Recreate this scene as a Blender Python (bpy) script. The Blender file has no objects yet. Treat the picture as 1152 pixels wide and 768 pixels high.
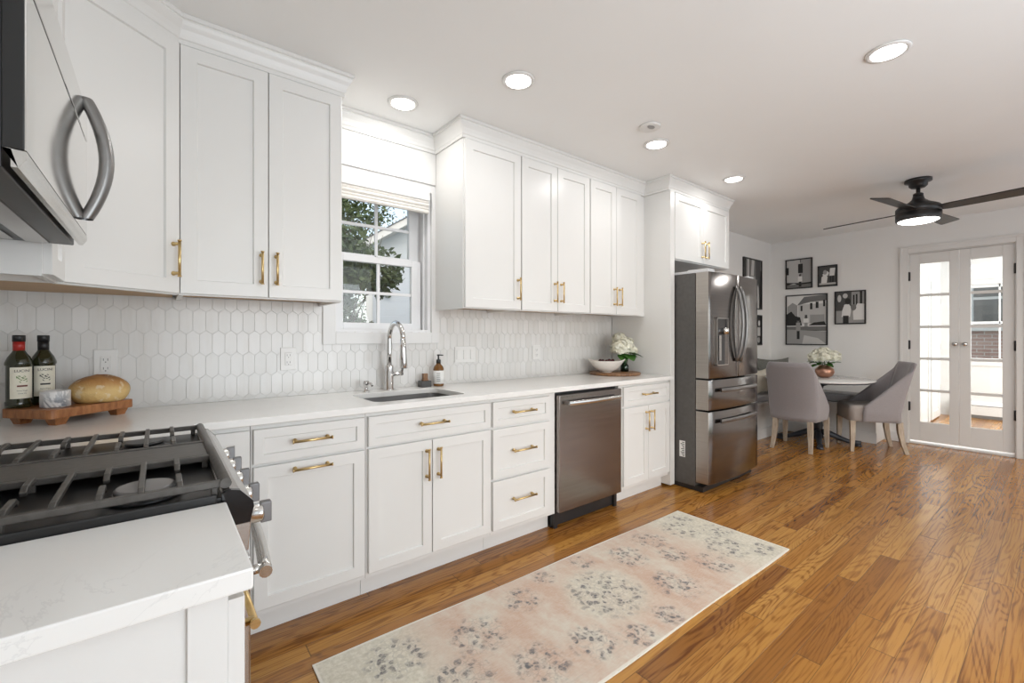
import bpy, bmesh, math, random
from mathutils import Vector, Matrix
from mathutils.geometry import tessellate_polygon
random.seed(7)
PI = math.pi
S = bpy.context.scene
COL = S.collection
# ------------------------------------------------------------------ camera, world, lights, exposure
CAMH = 1.2388
cam = bpy.data.cameras.new('camera'); camo = bpy.data.objects.new('camera', cam); COL.objects.link(camo)
camo.location = (0, 0, CAMH)
cam.sensor_width = 36; cam.lens = 499.27 / 1152 * 36
camo.rotation_euler = (PI / 2, 0, math.radians(51.442) - PI / 2)
cam.shift_y = -(384 - 377.98) / 1152
cam.clip_start = 0.02; cam.clip_end = 200
S.camera = camo
S.view_settings.view_transform = 'Standard'; S.view_settings.look = 'None'
S.view_settings.gamma = 1; S.view_settings.use_curve_mapping = False
S.view_settings.exposure = 0.25
S.cycles.use_denoising = True
S.cycles.max_bounces = 10; S.cycles.diffuse_bounces = 5; S.cycles.glossy_bounces = 4; S.cycles.transparent_max_bounces = 16
S.cycles.sample_clamp_indirect = 6
w = bpy.data.worlds.new('world'); S.world = w; w.use_nodes = True
nt = w.node_tree; nt.nodes.clear()
sky = nt.nodes.new('ShaderNodeTexSky'); sky.sky_type = 'NISHITA'; sky.sun_disc = False
sky.sun_elevation = math.radians(38); sky.sun_rotation = math.radians(200); sky.air_density = 1.2; sky.dust_density = 3
bgn = nt.nodes.new('ShaderNodeBackground'); bgn.inputs[1].default_value = 0.26
mixc = nt.nodes.new('ShaderNodeMixRGB'); mixc.inputs[0].default_value = 0.45; mixc.inputs[2].default_value = (5, 5.2, 5.6, 1)
won = nt.nodes.new('ShaderNodeOutputWorld')
nt.links.new(sky.outputs[0], mixc.inputs[1]); nt.links.new(mixc.outputs[0], bgn.inputs[0]); nt.links.new(bgn.outputs[0], won.inputs[0])

def area(name, loc, rot, sx, sy, power, col=(1, 1, 1), shape='RECTANGLE', spread=None):
    l = bpy.data.lights.new(name, 'AREA'); l.shape = shape; l.size = sx
    if shape in ('RECTANGLE', 'ELLIPSE'): l.size_y = sy
    l.energy = power; l.color = col
    if spread: l.spread = spread
    o = bpy.data.objects.new(name, l); COL.objects.link(o); o.location = loc; o.rotation_euler = rot
    return o
WARM = (1, .985, .97)
# daylight through the openings of the right wall (behind/right of the camera) and the sunroom
area('daylight_right_near', (1.5, -1.80, 1.30), (PI / 2 + .62, 0, 0), 2.6, 2.1, 66, (.84, .925, 1))
area('daylight_right_far', (5.15, -1.80, 1.30), (PI / 2 + .5, 0, 0), 2.4, 2.1, 12, (.78, .89, 1))
area('daylight_sunroom', (8.3, -1.25, 1.5), (PI / 2, 0, 0), 2.2, 1.8, 90, (.93, .97, 1))
DOWN = [(1.441, 1.755), (1.075, 2.33), (2.652, 1.75), (3.744, 1.737), (2.623, .518)]
DOWN_POWER = 2.7
CEIL = 2.548
W = 2.64      # long wall
XL = -.56     # left wall
XF = 6.825    # far wall
YR = -1.7     # right wall
# ------------------------------------------------------------------ materials
def mat(name, col, rough=.5, metal=0, **kw):
    m = bpy.data.materials.new(name); m.use_nodes = True
    b = m.node_tree.nodes['Principled BSDF']
    b.inputs['Base Color'].default_value = (*col, 1); b.inputs['Roughness'].default_value = rough; b.inputs['Metallic'].default_value = metal
    for k, v in kw.items():
        b.inputs[k.replace('_', ' ')].default_value = v
    return m
class NT:
    """little helper to write node trees"""
    def __init__(s, m): s.m = m; s.t = m.node_tree; s.b = s.t.nodes.get('Principled BSDF')
    def n(s, ty, **kw):
        x = s.t.nodes.new(ty)
        for k, v in kw.items(): setattr(x, k, v)
        return x
    def put(s, sock, v):
        if isinstance(v, bpy.types.NodeSocket): s.t.links.new(v, sock)
        elif v is not None:
            if isinstance(v, (tuple, list)) and sock.type == 'RGBA' and len(v) == 3: v = (*v, 1)
            sock.default_value = v
    def m_(s, op, a, b=None, c=None, clamp=False):
        x = s.n('ShaderNodeMath', operation=op, use_clamp=clamp)
        s.put(x.inputs[0], a)
        if b is not None: s.put(x.inputs[1], b)
        if c is not None: s.put(x.inputs[2], c)
        return x.outputs[0]
    def mix(s, f, a, b, mode='MIX'):
        x = s.n('ShaderNodeMixRGB', blend_type=mode); s.put(x.inputs[0], f); s.put(x.inputs[1], a); s.put(x.inputs[2], b); return x.outputs[0]
    def noise(s, vec, scale, detail=3, rough=.5, dist=0):
        x = s.n('ShaderNodeTexNoise'); s.put(x.inputs['Vector'], vec); x.inputs['Scale'].default_value = scale
        x.inputs['Detail'].default_value = detail; x.inputs['Roughness'].default_value = rough; x.inputs['Distortion'].default_value = dist
        return x.outputs[0]
    def obj(s): return s.n('ShaderNodeTexCoord').outputs['Object']
    def pos(s): return s.n('ShaderNodeNewGeometry').outputs['Position']
    def sep(s, v):
        x = s.n('ShaderNodeSeparateXYZ'); s.put(x.inputs[0], v); return x.outputs
    def comb(s, x_, y_, z_):
        x = s.n('ShaderNodeCombineXYZ'); s.put(x.inputs[0], x_); s.put(x.inputs[1], y_); s.put(x.inputs[2], z_); return x.outputs[0]
    def ramp(s, f, *stops):
        x = s.n('ShaderNodeValToRGB'); s.put(x.inputs[0], f); r = x.color_ramp
        while len(r.elements) < len(stops): r.elements.new(.5)
        for e, (p, c) in zip(r.elements, stops):
            e.position = p; e.color = (*c, 1) if len(c) == 3 else c
        return x.outputs[0]
    def sm(s, v, a, b):
        x = s.n('ShaderNodeMapRange', interpolation_type='SMOOTHSTEP'); s.put(x.inputs[0], v)
        x.inputs[1].default_value = a; x.inputs[2].default_value = b; return x.outputs[0]
    def bump(s, h, strength=.2, dist=.01):
        x = s.n('ShaderNodeBump'); x.inputs['Strength'].default_value = strength; x.inputs['Distance'].default_value = dist
        s.put(x.inputs['Height'], h); s.put(s.b.inputs['Normal'], x.outputs[0])
def stretch(N, v, x, y, z):
    mp = N.n('ShaderNodeMapping'); N.put(mp.inputs[0], v); mp.inputs['Scale'].default_value = (x, y, z); return mp.outputs[0]

def noisy(name, c1, c2, scale=6, rough=.5, metal=0, st=(1, 1, 1), bump=0, detail=3, **kw):
    m = mat(name, c1, rough, metal, **kw); N = NT(m)
    f = N.noise(stretch(N, N.obj(), *st), scale, detail)
    N.put(N.b.inputs['Base Color'], N.ramp(f, (.3, c1), (.7, c2)))
    if bump: N.bump(f, bump)
    return m
M = {}
M['cab'] = noisy('cabinet_paint', (.72, .712, .69), (.735, .727, .705), 3, .32)
M['wall'] = noisy('wall_paint', (.76, .75, .73), (.775, .765, .745), 2, .6)
M['ceil'] = noisy('ceiling_paint', (.85, .855, .845), (.865, .87, .86), 2, .8)
M['trim'] = noisy('trim_paint', (.70, .695, .685), (.715, .71, .70), 3, .35)
M['vinyl'] = noisy('window_vinyl', (.72, .72, .725), (.74, .74, .745), 3, .35)
M['door'] = noisy('door_paint', (.70, .69, .67), (.715, .705, .685), 3, .35)
M['raw'] = noisy('raw_plywood', (.42, .27, .15), (.55, .38, .22), 8, .6, st=(1, 12, 1))
M['gold'] = noisy('brushed_brass', (.58, .41, .18), (.68, .51, .26), 30, .28, 1, st=(1, 1, 8))
M['dark'] = noisy('black_shadow_gap', (.015, .015, .015), (.03, .03, .03), 8, .5)
M['blackmetal'] = noisy('black_metal', (.012, .011, .011), (.022, .02, .02), 10, .35)
M['blackglass'] = mat('black_glass', (.010, .010, .011), .12)
M['enamel'] = mat('black_enamel', (.008, .008, .008), .35, 0)
M['capgrey'] = noisy('burner_cap_grey', (.17, .16, .155), (.21, .20, .195), 20, .35)
M['knob'] = noisy('knob_grey_steel', (.17, .17, .175), (.23, .23, .235), 8, .35, .7)
M['handleg'] = noisy('dark_handle_steel', (.20, .195, .19), (.25, .245, .24), 8, .3, .8)
M['grate'] = noisy('cast_iron_grate', (.075, .068, .06), (.10, .092, .083), 60, .38, .3, bump=.05)
M['steel'] = noisy('brushed_steel', (.42, .40, .38), (.50, .48, .46), 4, .27, 1, st=(1, 1, 60))
M['steelh'] = noisy('light_steel', (.6, .59, .57), (.68, .67, .65), 4, .22, 1, st=(60, 1, 1))
M['dwsteel'] = noisy('dishwasher_steel', (.27, .24, .225), (.33, .30, .28), 3, .22, 1, st=(1, 1, 40))
M['fridge'] = noisy('dark_steel', (.215, .20, .19), (.25, .235, .225), 3, .17, 1, st=(1, 1, 40))
M['fridgeedge'] = noisy('satin_edge_steel', (.40, .37, .34), (.45, .42, .39), 3, .35, 1, st=(1, 1, 40))
M['fridgeside'] = noisy('fridge_side_paint', (.075, .07, .065), (.09, .085, .08), 40, .45)
M['mirror'] = noisy('polished_door_glass', (.74, .73, .71), (.77, .76, .74), 2, .07, 1)
M['chrome'] = noisy('chrome', (.62, .61, .60), (.70, .69, .68), 6, .09, 1)
M['sink'] = noisy('sink_steel', (.14, .135, .13), (.20, .195, .19), 5, .42, .4)
M['plastic'] = noisy('white_plastic', (.72, .71, .69), (.74, .73, .71), 5, .3)
M['plasticd'] = mat('slot_dark', (.05, .05, .05), .5)
M['wood'] = noisy('cherry_board', (.21, .075, .024), (.40, .165, .058), 7, .35, st=(2, 14, 3), bump=.05)
M['wood2'] = noisy('walnut_board', (.10, .045, .02), (.33, .17, .075), 9, .4, st=(14, 2, 2))
M['amber'] = mat('amber_glass', (.22, .09, .015), .08, 0, Transmission_Weight=.35)
M['oilglass'] = mat('dark_green_glass', (.022, .024, .010), .07, 0, Coat_Weight=.5)
M['label'] = noisy('paper_label', (.72, .68, .56), (.76, .72, .61), 12, .6)
M['labelw'] = noisy('white_label', (.74, .74, .72), (.80, .80, .78), 12, .6)
M['red'] = mat('red_foil', (.35, .02, .015), .35)
M['blackcap'] = mat('black_cap', (.012, .012, .012), .4)
M['ink'] = mat('dark_ink', (.03, .03, .03), .6)
M['inkred'] = mat('maroon_ink', (.14, .03, .02), .6)
M['olive'] = mat('printed_green', (.12, .22, .05), .6)
M['fabric'] = noisy('taupe_linen', (.265, .245, .25), (.315, .29, .295), 220, .9, bump=.15, Sheen_Weight=.3)
M['fabricseat'] = noisy('beige_linen_seat', (.30, .265, .24), (.35, .31, .285), 220, .9, bump=.15)
M['cushion'] = noisy('grey_bench_fabric', (.30, .29, .295), (.37, .36, .365), 120, .9)
M['pillow'] = noisy('grey_green_pillow', (.13, .13, .115), (.18, .18, .16), 90, .9)
M['pillowb'] = noisy('cream_pillow', (.50, .46, .38), (.60, .56, .48), 60, .9)
M['pillowg'] = noisy('pale_grey_pillow', (.35, .34, .34), (.42, .41, .41), 60, .9)
M['leg'] = noisy('weathered_oak', (.34, .27, .20), (.50, .42, .33), 14, .6, st=(6, 6, .8))
M['pedestal'] = noisy('black_blue_iron', (.015, .018, .025), (.03, .035, .045), 8, .4)
M['copper'] = noisy('rose_copper', (.42, .22, .15), (.52, .30, .22), 8, .3, .8)
M['ceramic'] = noisy('white_ceramic', (.74, .70, .64), (.80, .76, .71), 9, .35)
M['petal'] = noisy('cream_petals', (.80, .78, .62), (.88, .87, .78), 30, .7)
M['leafd'] = noisy('hydrangea_leaf', (.03, .10, .015), (.07, .19, .03), 20, .45)
M['stem'] = mat('green_stem', (.07, .16, .03), .5)
M['berry'] = mat('dark_cherries', (.07, .01, .012), .25)
M['screen'] = mat('dispenser_black', (.02, .02, .022), .12)
M['tape'] = mat('grey_white', (.6, .6, .6), .5)
for i, g in enumerate((.015, .06, .15, .30, .48, .68)):
    M['g%d' % i] = mat('print_grey_%d' % i, (g * 1.02, g, g * .97), .45)
M['emit'] = mat('lamp_diffuser', (1, 1, 1), .5, 0); M['emit'].node_tree.nodes['Principled BSDF'].inputs['Emission Color'].default_value = (1, .97, .92, 1)
M['emit'].node_tree.nodes['Principled BSDF'].inputs['Emission Strength'].default_value = 6

def glass_mat(name, tint=(1, 1, 1), refl=1.0):
    m = bpy.data.materials.new(name); m.use_nodes = True; t = m.node_tree; t.nodes.clear()
    o = t.nodes.new('ShaderNodeOutputMaterial'); mx = t.nodes.new('ShaderNodeMixShader'); tr = t.nodes.new('ShaderNodeBsdfTransparent')
    gl = t.nodes.new('ShaderNodeBsdfGlossy'); fr = t.nodes.new('ShaderNodeFresnel'); fr.inputs[0].default_value = 1.45
    gl.inputs['Roughness'].default_value = .02; tr.inputs[0].default_value = (*tint, 1)
    t.links.new(fr.outputs[0], mx.inputs[0]); t.links.new(tr.outputs[0], mx.inputs[1]); t.links.new(gl.outputs[0], mx.inputs[2]); t.links.new(mx.outputs[0], o.inputs[0])
    return m
M['glass'] = glass_mat('window_glass', (.96, .975, .97))
M['vaseglass'] = glass_mat('green_tint_glass', (.55, .68, .60))

def marble(name, base, vein, scale, lo, hi, rough=.18):
    m = mat(name, base, rough); N = NT(m); v = N.obj()
    a = N.noise(v, scale, 6, .6, 1.5)
    r = N.m_('ABSOLUTE', N.m_('SUBTRACT', a, .5))
    f = N.sm(r, lo, hi)
    b = N.noise(v, scale * .5, 2)
    f2 = N.m_('MAXIMUM', f, N.sm(b, .60, .40))
    N.put(N.b.inputs['Base Color'], N.mix(f2, vein, base))
    return m
M['quartz'] = marble('white_quartz', (.80, .79, .765), (.735, .725, .705), 3.0, .0, .010, .16)
M['marble'] = marble('grey_veined_marble', (.70, .69, .68), (.22, .23, .25), 9, .0, .09, .3)
M['tabletop'] = marble('pale_marble_top', (.66, .65, .63), (.55, .54, .53), 3, .0, .03, .12)

# backsplash tile: random per tile
m = mat('picket_tile', (.70, .675, .645), .22); N = NT(m)
rnd = N.n('ShaderNodeNewGeometry').outputs['Random Per Island']
vv = N.noise(stretch(N, N.pos(), 30, 4, 4), 1.0, 4, .6)
c = N.ramp(rnd, (0, (.655, .645, .625)), (.5, (.69, .68, .66)), (1, (.72, .71, .695)))
N.put(N.b.inputs['Base Color'], N.mix(N.m_('MULTIPLY', N.sm(vv, .45, .75), .35), c, (.60, .57, .53)))
M['tile'] = m
M['grout'] = noisy('pale_grout', (.60, .59, .57), (.64, .63, .61), 20, .8)

# oak strip floor (boards run along X)
m = mat('oak_strip_floor', (.45, .2, .05), .27); N = NT(m)
x, y, z = N.sep(N.pos())
BW = .083
row = N.m_('FLOOR', N.m_('DIVIDE', y, BW))
def wn(N, *a):
    q = N.n('ShaderNodeTexWhiteNoise', noise_dimensions='3D'); N.put(q.inputs[0], N.comb(*a)); return q.outputs[0]
off = N.m_('MULTIPLY', wn(N, row, 3.3, 1.7), 5.0)
xs = N.m_('DIVIDE', N.m_('ADD', x, off), 1.25)
colm = N.m_('FLOOR', xs)
idn = wn(N, row, colm, 9.1)
idn2 = wn(N, colm, row, 4.4)
sh = N.m_('MULTIPLY', idn, 37.0)
# cathedral grain : contour lines of a stretched noise
gv = N.comb(N.m_('MULTIPLY', x, .75), N.m_('ADD', N.m_('MULTIPLY', y, 5.5), sh), N.m_('MULTIPLY', idn2, 11))
gn = N.noise(gv, 1.0, 2, .45, .6)
ring = N.m_('FRACT', N.m_('MULTIPLY', gn, 24.0))
ringd = N.m_('ABSOLUTE', N.m_('SUBTRACT', ring, .5))
rings = N.sm(ringd, .22, .44)
fv = N.comb(N.m_('MULTIPLY', x, 3), N.m_('ADD', N.m_('MULTIPLY', y, 110), sh), idn2)
fine = N.noise(fv, 1.0, 4, .6)
base = N.ramp(idn, (0, (.27, .108, .020)), (.3, (.36, .155, .028)), (.7, (.42, .192, .038)), (1, (.48, .240, .056)))
dark = N.mix(1, base, (.34, .22, .13), 'MULTIPLY')
f = N.m_('MULTIPLY', rings, N.m_('MULTIPLY', N.sm(fine, .30, .60), N.m_('ADD', .35, N.m_('MULTIPLY', idn2, .6))))
c = N.mix(f, base, dark)
c = N.mix(N.m_('MULTIPLY', N.sm(fine, .48, .66), .6), c, N.mix(1, base, (.45, .34, .26), 'MULTIPLY'))
fy = N.m_('FRACT', N.m_('DIVIDE', y, BW)); ed = N.m_('ABSOLUTE', N.m_('SUBTRACT', fy, .5))
s1 = N.sm(ed, .482, .497)
fx = N.m_('FRACT', xs); ex = N.m_('ABSOLUTE', N.m_('SUBTRACT', fx, .5)); s2 = N.sm(ex, .4975, .4995)
seam = N.m_('MAXIMUM', s1, s2)
c = N.mix(N.m_('MULTIPLY', seam, .75), c, (.05, .028, .008))
N.put(N.b.inputs['Base Color'], c)
N.put(N.b.inputs['Roughness'], N.m_('ADD', .15, N.m_('MULTIPLY', fine, .14)))
N.bump(N.m_('SUBTRACT', N.m_('MULTIPLY', fine, .12), seam), .25, .002)
M['floor'] = m

# ------------------------------------------------------------------ mesh helpers
class MB:
    def __init__(s): s.v = []; s.f = []; s.mi = []; s.cur = 0; s.smooth = []
    def add(s, vs, fs, T=None, smooth=False):
        o = len(s.v)
        for p in vs:
            p = Vector(p)
            if T is not None: p = T @ p if isinstance(T, Matrix) else Vector(T(p))
            s.v.append(p)
        for f in fs: s.f.append([i + o for i in f]); s.mi.append(s.cur); s.smooth.append(smooth)
        return s
    def box(s, x0, x1, y0, y1, z0, z1, T=None):
        vs = [(x, y, z) for x in (x0, x1) for y in (y0, y1) for z in (z0, z1)]
        return s.add(vs, [(0, 1, 3, 2), (4, 6, 7, 5), (0, 4, 5, 1), (2, 3, 7, 6), (0, 2, 6, 4), (1, 5, 7, 3)], T)
    def prism(s, pts, z0, z1, T=None, smooth=False):
        n = len(pts)
        vs = [(p[0], p[1], z0) for p in pts] + [(p[0], p[1], z1) for p in pts]
        s.add(vs, [list(range(n))[::-1], list(range(n, 2 * n))], T)
        o = len(s.v) - 2 * n
        for i in range(n):
            j = (i + 1) % n; s.f.append([o + i, o + j, o + n + j, o + n + i]); s.mi.append(s.cur); s.smooth.append(smooth)
        return s
    def lathe(s, prof, c=(0, 0, 0), n=28, T=None, sx=1, sy=1):
        vs = []; fs = []
        for r, z in prof:
            for k in range(n):
                a = 2 * PI * k / n; vs.append((c[0] + r * sx * math.cos(a), c[1] + r * sy * math.sin(a), c[2] + z))
        m_ = len(prof)
        for i in range(m_ - 1):
            for k in range(n):
                j = (k + 1) % n; fs.append((i * n + k, i * n + j, (i + 1) * n + j, (i + 1) * n + k))
        s.add(vs, fs, T, True)
        o = len(s.v) - len(vs)
        if prof[0][0] > 1e-5: s.f.append([o + k for k in range(n)][::-1]); s.mi.append(s.cur); s.smooth.append(False)
        if prof[-1][0] > 1e-5: s.f.append([o + (m_ - 1) * n + k for k in range(n)]); s.mi.append(s.cur); s.smooth.append(False)
        return s
    def tube(s, pts, r, n=10, T=None, sq=False):
        pts = [Vector(p) for p in pts]; rs = r if isinstance(r, (list, tuple)) else [r] * len(pts)
        if sq: n = 4
        vs = []; fs = []; up = None
        for i, p in enumerate(pts):
            t = (pts[min(i + 1, len(pts) - 1)] - pts[max(i - 1, 0)]).normalized()
            if up is None:
                up = Vector((0, 0, 1)) if abs(t.z) < .9 else Vector((1, 0, 0))
            a = t.cross(up).normalized(); up = a.cross(t).normalized()
            for k in range(n):
                q = 2 * PI * k / n + (PI / 4 if sq else 0); rr = rs[i] * (1.414 if sq else 1)
                vs.append(p + a * math.cos(q) * rr + up * math.sin(q) * rr)
        for i in range(len(pts) - 1):
            for k in range(n):
                j = (k + 1) % n; fs.append((i * n + k, i * n + j, (i + 1) * n + j, (i + 1) * n + k))
        s.add(vs, fs, T, not sq); o = len(s.v) - len(vs)
        s.f.append([o + k for k in range(n)][::-1]); s.f.append([o + (len(pts) - 1) * n + k for k in range(n)]); s.mi += [s.cur] * 2; s.smooth += [False] * 2
        return s
    def grid(s, fn, nu, nv, T=None, closeu=False, smooth=True):
        vs = [fn(i / (nu if closeu else nu - 1), j / (nv - 1)) for i in range(nu) for j in range(nv)]; fs = []
        for i in range(nu if closeu else nu - 1):
            for j in range(nv - 1):
                a = i * nv + j; b = ((i + 1) % nu) * nv + j; fs.append((a, b, b + 1, a + 1))
        return s.add(vs, fs, T, smooth)
    def ball(s, c, rx, ry, rz, n=16, T=None, fn=None):
        def g(u, v):
            a = 2 * PI * u; b = PI * v - PI / 2
            p = Vector((math.cos(a) * math.cos(b), math.sin(a) * math.cos(b), math.sin(b)))
            k = fn(p) if fn else 1
            return (c[0] + rx * p.x * k, c[1] + ry * p.y * k, c[2] + rz * p.z * k)
        return s.grid(g, n, n // 2 + 2, T, True)
    def build(s, name, mats, parent=None, bevel=0, kind=None, recalc=True):
        me = bpy.data.meshes.new(name)
        vs = s.v
        if parent is not None:
            inv = PW[parent.name].inverted(); off = None
            vs = [inv @ p for p in vs]
        else:
            xs = [p.x for p in vs]; ys = [p.y for p in vs]; zs = [p.z for p in vs]
            off = Vector(((min(xs) + max(xs)) / 2, (min(ys) + max(ys)) / 2, min(zs))); vs = [p - off for p in vs]
        me.from_pydata([tuple(p) for p in vs], [], s.f)
        mats = mats if isinstance(mats, (list, tuple)) else [mats]
        for m_ in mats: me.materials.append(M[m_] if isinstance(m_, str) else m_)
        for i, p in enumerate(me.polygons): p.material_index = s.mi[i]; p.use_smooth = s.smooth[i]
        if recalc:
            bm = bmesh.new(); bm.from_mesh(me); bmesh.ops.recalc_face_normals(bm, faces=bm.faces); bm.to_mesh(me); bm.free()
        me.update()
        o = bpy.data.objects.new(name, me); COL.objects.link(o)
        if parent is not None: o.parent = parent; PW[o.name] = PW[parent.name].copy()
        else: o.location = off; PW[o.name] = Matrix.Translation(off)
        if bevel:
            b = o.modifiers.new('bevel', 'BEVEL'); b.width = bevel; b.segments = 2; b.limit_method = 'ANGLE'; b.angle_limit = math.radians(40)
        if kind: o['kind'] = kind
        return o
PW = {}
def thing(name, label, cat, loc=(0, 0, 0), rz=0, group=None):
    o = bpy.data.objects.new(name, None); COL.objects.link(o); o.location = loc; o.rotation_euler = (0, 0, rz); o.empty_display_size = .05
    PW[o.name] = Matrix.Translation(loc) @ Matrix.Rotation(rz, 4, 'Z')
    return tag(o, label, cat, group)
def tag(o, label, cat, group=None, kind=None):
    o['label'] = label; o['category'] = cat
    if group: o['group'] = group
    if kind: o['kind'] = kind
    return o
def frame(o, d, n):
    """matrix mapping local (along, outward, up) to world"""
    o = Vector(o); d = Vector(d).normalized(); n = Vector(n).normalized()
    return Matrix(((d.x, n.x, 0, o.x), (d.y, n.y, 0, o.y), (d.z, n.z, 1, o.z), (0, 0, 0, 1)))
def FY(y): return frame((0, y, 0), (1, 0, 0), (0, -1, 0))      # faces the room (-Y), along = world X
def FX(x): return frame((x, 0, 0), (0, 1, 0), (1, 0, 0))       # faces +X, along = world Y
def shaker(mb, a0, a1, z0, z1, T, rail=.056, th=.02, dep=.009):
    R = [(a0, z0), (a1, z0), (a1, z1), (a0, z1)]
    def ins(k): return [(a0 + k, z0 + k), (a1 - k, z0 + k), (a1 - k, z1 - k), (a0 + k, z1 - k)]
    loops = [[(a, 0, z) for a, z in R], [(a, th - .0015, z) for a, z in R], [(a, th, z) for a, z in ins(.0015)],
             [(a, th, z) for a, z in ins(rail)], [(a, th - dep, z) for a, z in ins(rail + .003)]]
    vs = [p for l in loops for p in l]; fs = [(0, 1, 2, 3)]
    for i in range(len(loops) - 1):
        for k in range(4):
            j = (k + 1) % 4; fs.append((i * 4 + k, i * 4 + j, i * 4 + 4 + j, i * 4 + 4 + k))
    e = (len(loops) - 1) * 4; fs.append((e, e + 1, e + 2, e + 3))
    mb.add(vs, fs, T)
def pull(a, z, L, vert, T, parent, th=.02, name='handle', o=.032):
    mb = MB(); h = L / 2; r = .0055
    d = (lambda t: (a, z + t)) if vert else (lambda t: (a + t, z))
    def P3(t, q): x_, z_ = d(t); return (x_, th + q, z_)
    mb.tube([P3(-h, o), P3(h, o)], r, 10, T)
    for sgn in (-1, 1):
        mb.tube([P3(sgn * (h - .012), 0), P3(sgn * (h - .012), .004), P3(sgn * (h - .012), .005), P3(sgn * (h - .012), o)], [.009, .009, .006, .006], 10, T)
        mb.tube([P3(sgn * h - sgn * .002, o), P3(sgn * (h + .003), o)], r * 1.35, 10, T)
    return mb.build(name, 'gold', parent)

def door(a0, a1, z0, z1, T, parent, hp=None, name='door', rail=.056, o=.032):
    mb = MB(); shaker(mb, a0, a1, z0, z1, T, rail); d = mb.build(name, 'cab', parent)
    if hp: pull(*hp, T, d, o=o)
    return d

# ------------------------------------------------------------------ STRUCTURE
def hole_wall(mb, axis, p0, p1, a0, a1, z0, z1, holes):
    """wall slab with rectangular holes; axis 'Y': slab between y=p0..p1 spanning x a0..a1"""
    xs = sorted({a0, a1, *[h[0] for h in holes], *[h[1] for h in holes]})
    for i in range(len(xs) - 1):
        l, r = xs[i], xs[i + 1]; mid = (l + r) / 2
        hs = sorted([(h[2], h[3]) for h in holes if h[0] <= mid <= h[1]])
        zc = z0
        for b, t in hs + [(z1, z1)]:
            if b > zc + 1e-6:
                if axis == 'Y': mb.box(l, r, p0, p1, zc, b)
                else: mb.box(p0, p1, l, r, zc, b)
            zc = t
WX0, WX1, WZ0, WZ1 = .797, 1.412, 1.262, 2.18
b = MB(); b.box(XL - .1, 10.2, YR - .1, 2.85, -.12, 0); b.build('floor', 'floor', kind='structure')
b = MB(); b.box(XL - .1, XF + .13, YR - .1, 2.85, CEIL, CEIL + .12); b.build('ceiling', 'ceil', kind='structure')
b = MB(); hole_wall(b, 'Y', W, W + .20, XL - .1, XF + .13, 0, CEIL, [(WX0, WX1, WZ0, WZ1)]); b.build('wall_back', 'wall', kind='structure')
b = MB(); b.box(XL - .1, XL, YR - .1, W, 0, CEIL); b.build('wall_left', 'wall', kind='structure')
DY0, DY1, DZ = .345, 1.150, 2.185
b = MB(); hole_wall(b, 'X', XF, XF + .13, YR - .1, W, 0, CEIL, [(DY0 - .012, DY1 + .012, 0, DZ + .012)]); b.build('wall_far', 'wall', kind='structure')
b = MB(); hole_wall(b, 'Y', YR - .1, YR, XL, XF, 0, CEIL, [(.25, 2.75, .15, 2.35), (4.0, 6.3, .15, 2.35)]); b.build('wall_right', 'wall', kind='structure')
# sunroom beyond the glazed doors
SX1, SY0, SY1, SC = 9.72, -1.1, 1.27, 2.42
b = MB(); hole_wall(b, 'X', SX1, SX1 + .15, SY0, SY1 + .1, 0, SC, [(.30, .98, .86, 2.02)]); b.build('wall_sunroom_far', 'trim', kind='structure')
b = MB(); b.box(XF + .13, SX1, SY1, SY1 + .1, 0, SC); b.build('wall_sunroom_left', 'trim', kind='structure')
b = MB(); hole_wall(b, 'Y', SY0 - .1, SY0, XF + .13, SX1, 0, SC, [(7.2, 9.4, .6, 2.2)]); b.build('wall_sunroom_right', 'trim', kind='structure')
b = MB(); b.box(XF + .13, SX1 + .15, SY0 - .1, SY1 + .1, SC, SC + .1); b.build('ceiling_sunroom', 'ceil', kind='structure')
# baseboards
b = MB(); b.box(XF - .015, XF, 1.24, 1.34, 0, .11); b.box(XF - .015, XF, YR, .26, 0, .11); b.build('baseboard_far', 'trim', bevel=.004, kind='structure')
b = MB(); b.box(4.3, 4.7, W - .015, W, 0, .11); b.build('baseboard_back', 'trim', bevel=.004, kind='structure')
# crown moulding : one mitred run over cabinets and wall
prof = [(0, 2.438), (.010, 2.438), (.010, 2.456), (.014, 2.460), (.018, 2.474), (.026, 2.492), (.036, 2.508), (.042, 2.520), (.042, 2.527), (.048, 2.530), (.048, CEIL - .001), (0, CEIL - .001)]
UC = 2.28; LXC = -.255
HB = 2.612
path = [(LXC, .9), (LXC, 2.03), (.062, UC), (.722, UC), (.722, HB), (1.438, HB), (1.438, UC), (3.275, UC), (3.275, 2.05), (4.285, 2.05), (4.285, W)]
def sweep(path, prof):
    b = MB(); n = len(path); P_ = [Vector(p) for p in path]; vs = []
    for i in range(n):
        d0 = (P_[i] - P_[i - 1]).normalized() if i else None; d1 = (P_[i + 1] - P_[i]).normalized() if i < n - 1 else None
        d0 = d0 or d1; d1 = d1 or d0
        n0 = Vector((d0.y, -d0.x)); n1 = Vector((d1.y, -d1.x)); m_ = (n0 + n1) / (1 + n0.dot(n1))
        for d, z_ in prof: q = P_[i] + m_ * d; vs.append((q.x, q.y, z_))
    k = len(prof); fs = []
    for i in range(n - 1):
        for j in range(k):
            jj = (j + 1) % k; fs.append((i * k + j, i * k + jj, (i + 1) * k + jj, (i + 1) * k + j))
    fs += [tuple(range(k))[::-1], tuple(range((n - 1) * k, n * k))]
    return b.add(vs, fs)
sweep(path, prof).build('trim_1', 'cab', kind='structure')
b = MB(); b.box(.724, 1.436, HB, W - .001, 2.235, CEIL - .002); b.build('trim_2', 'cab', kind='structure')
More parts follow.
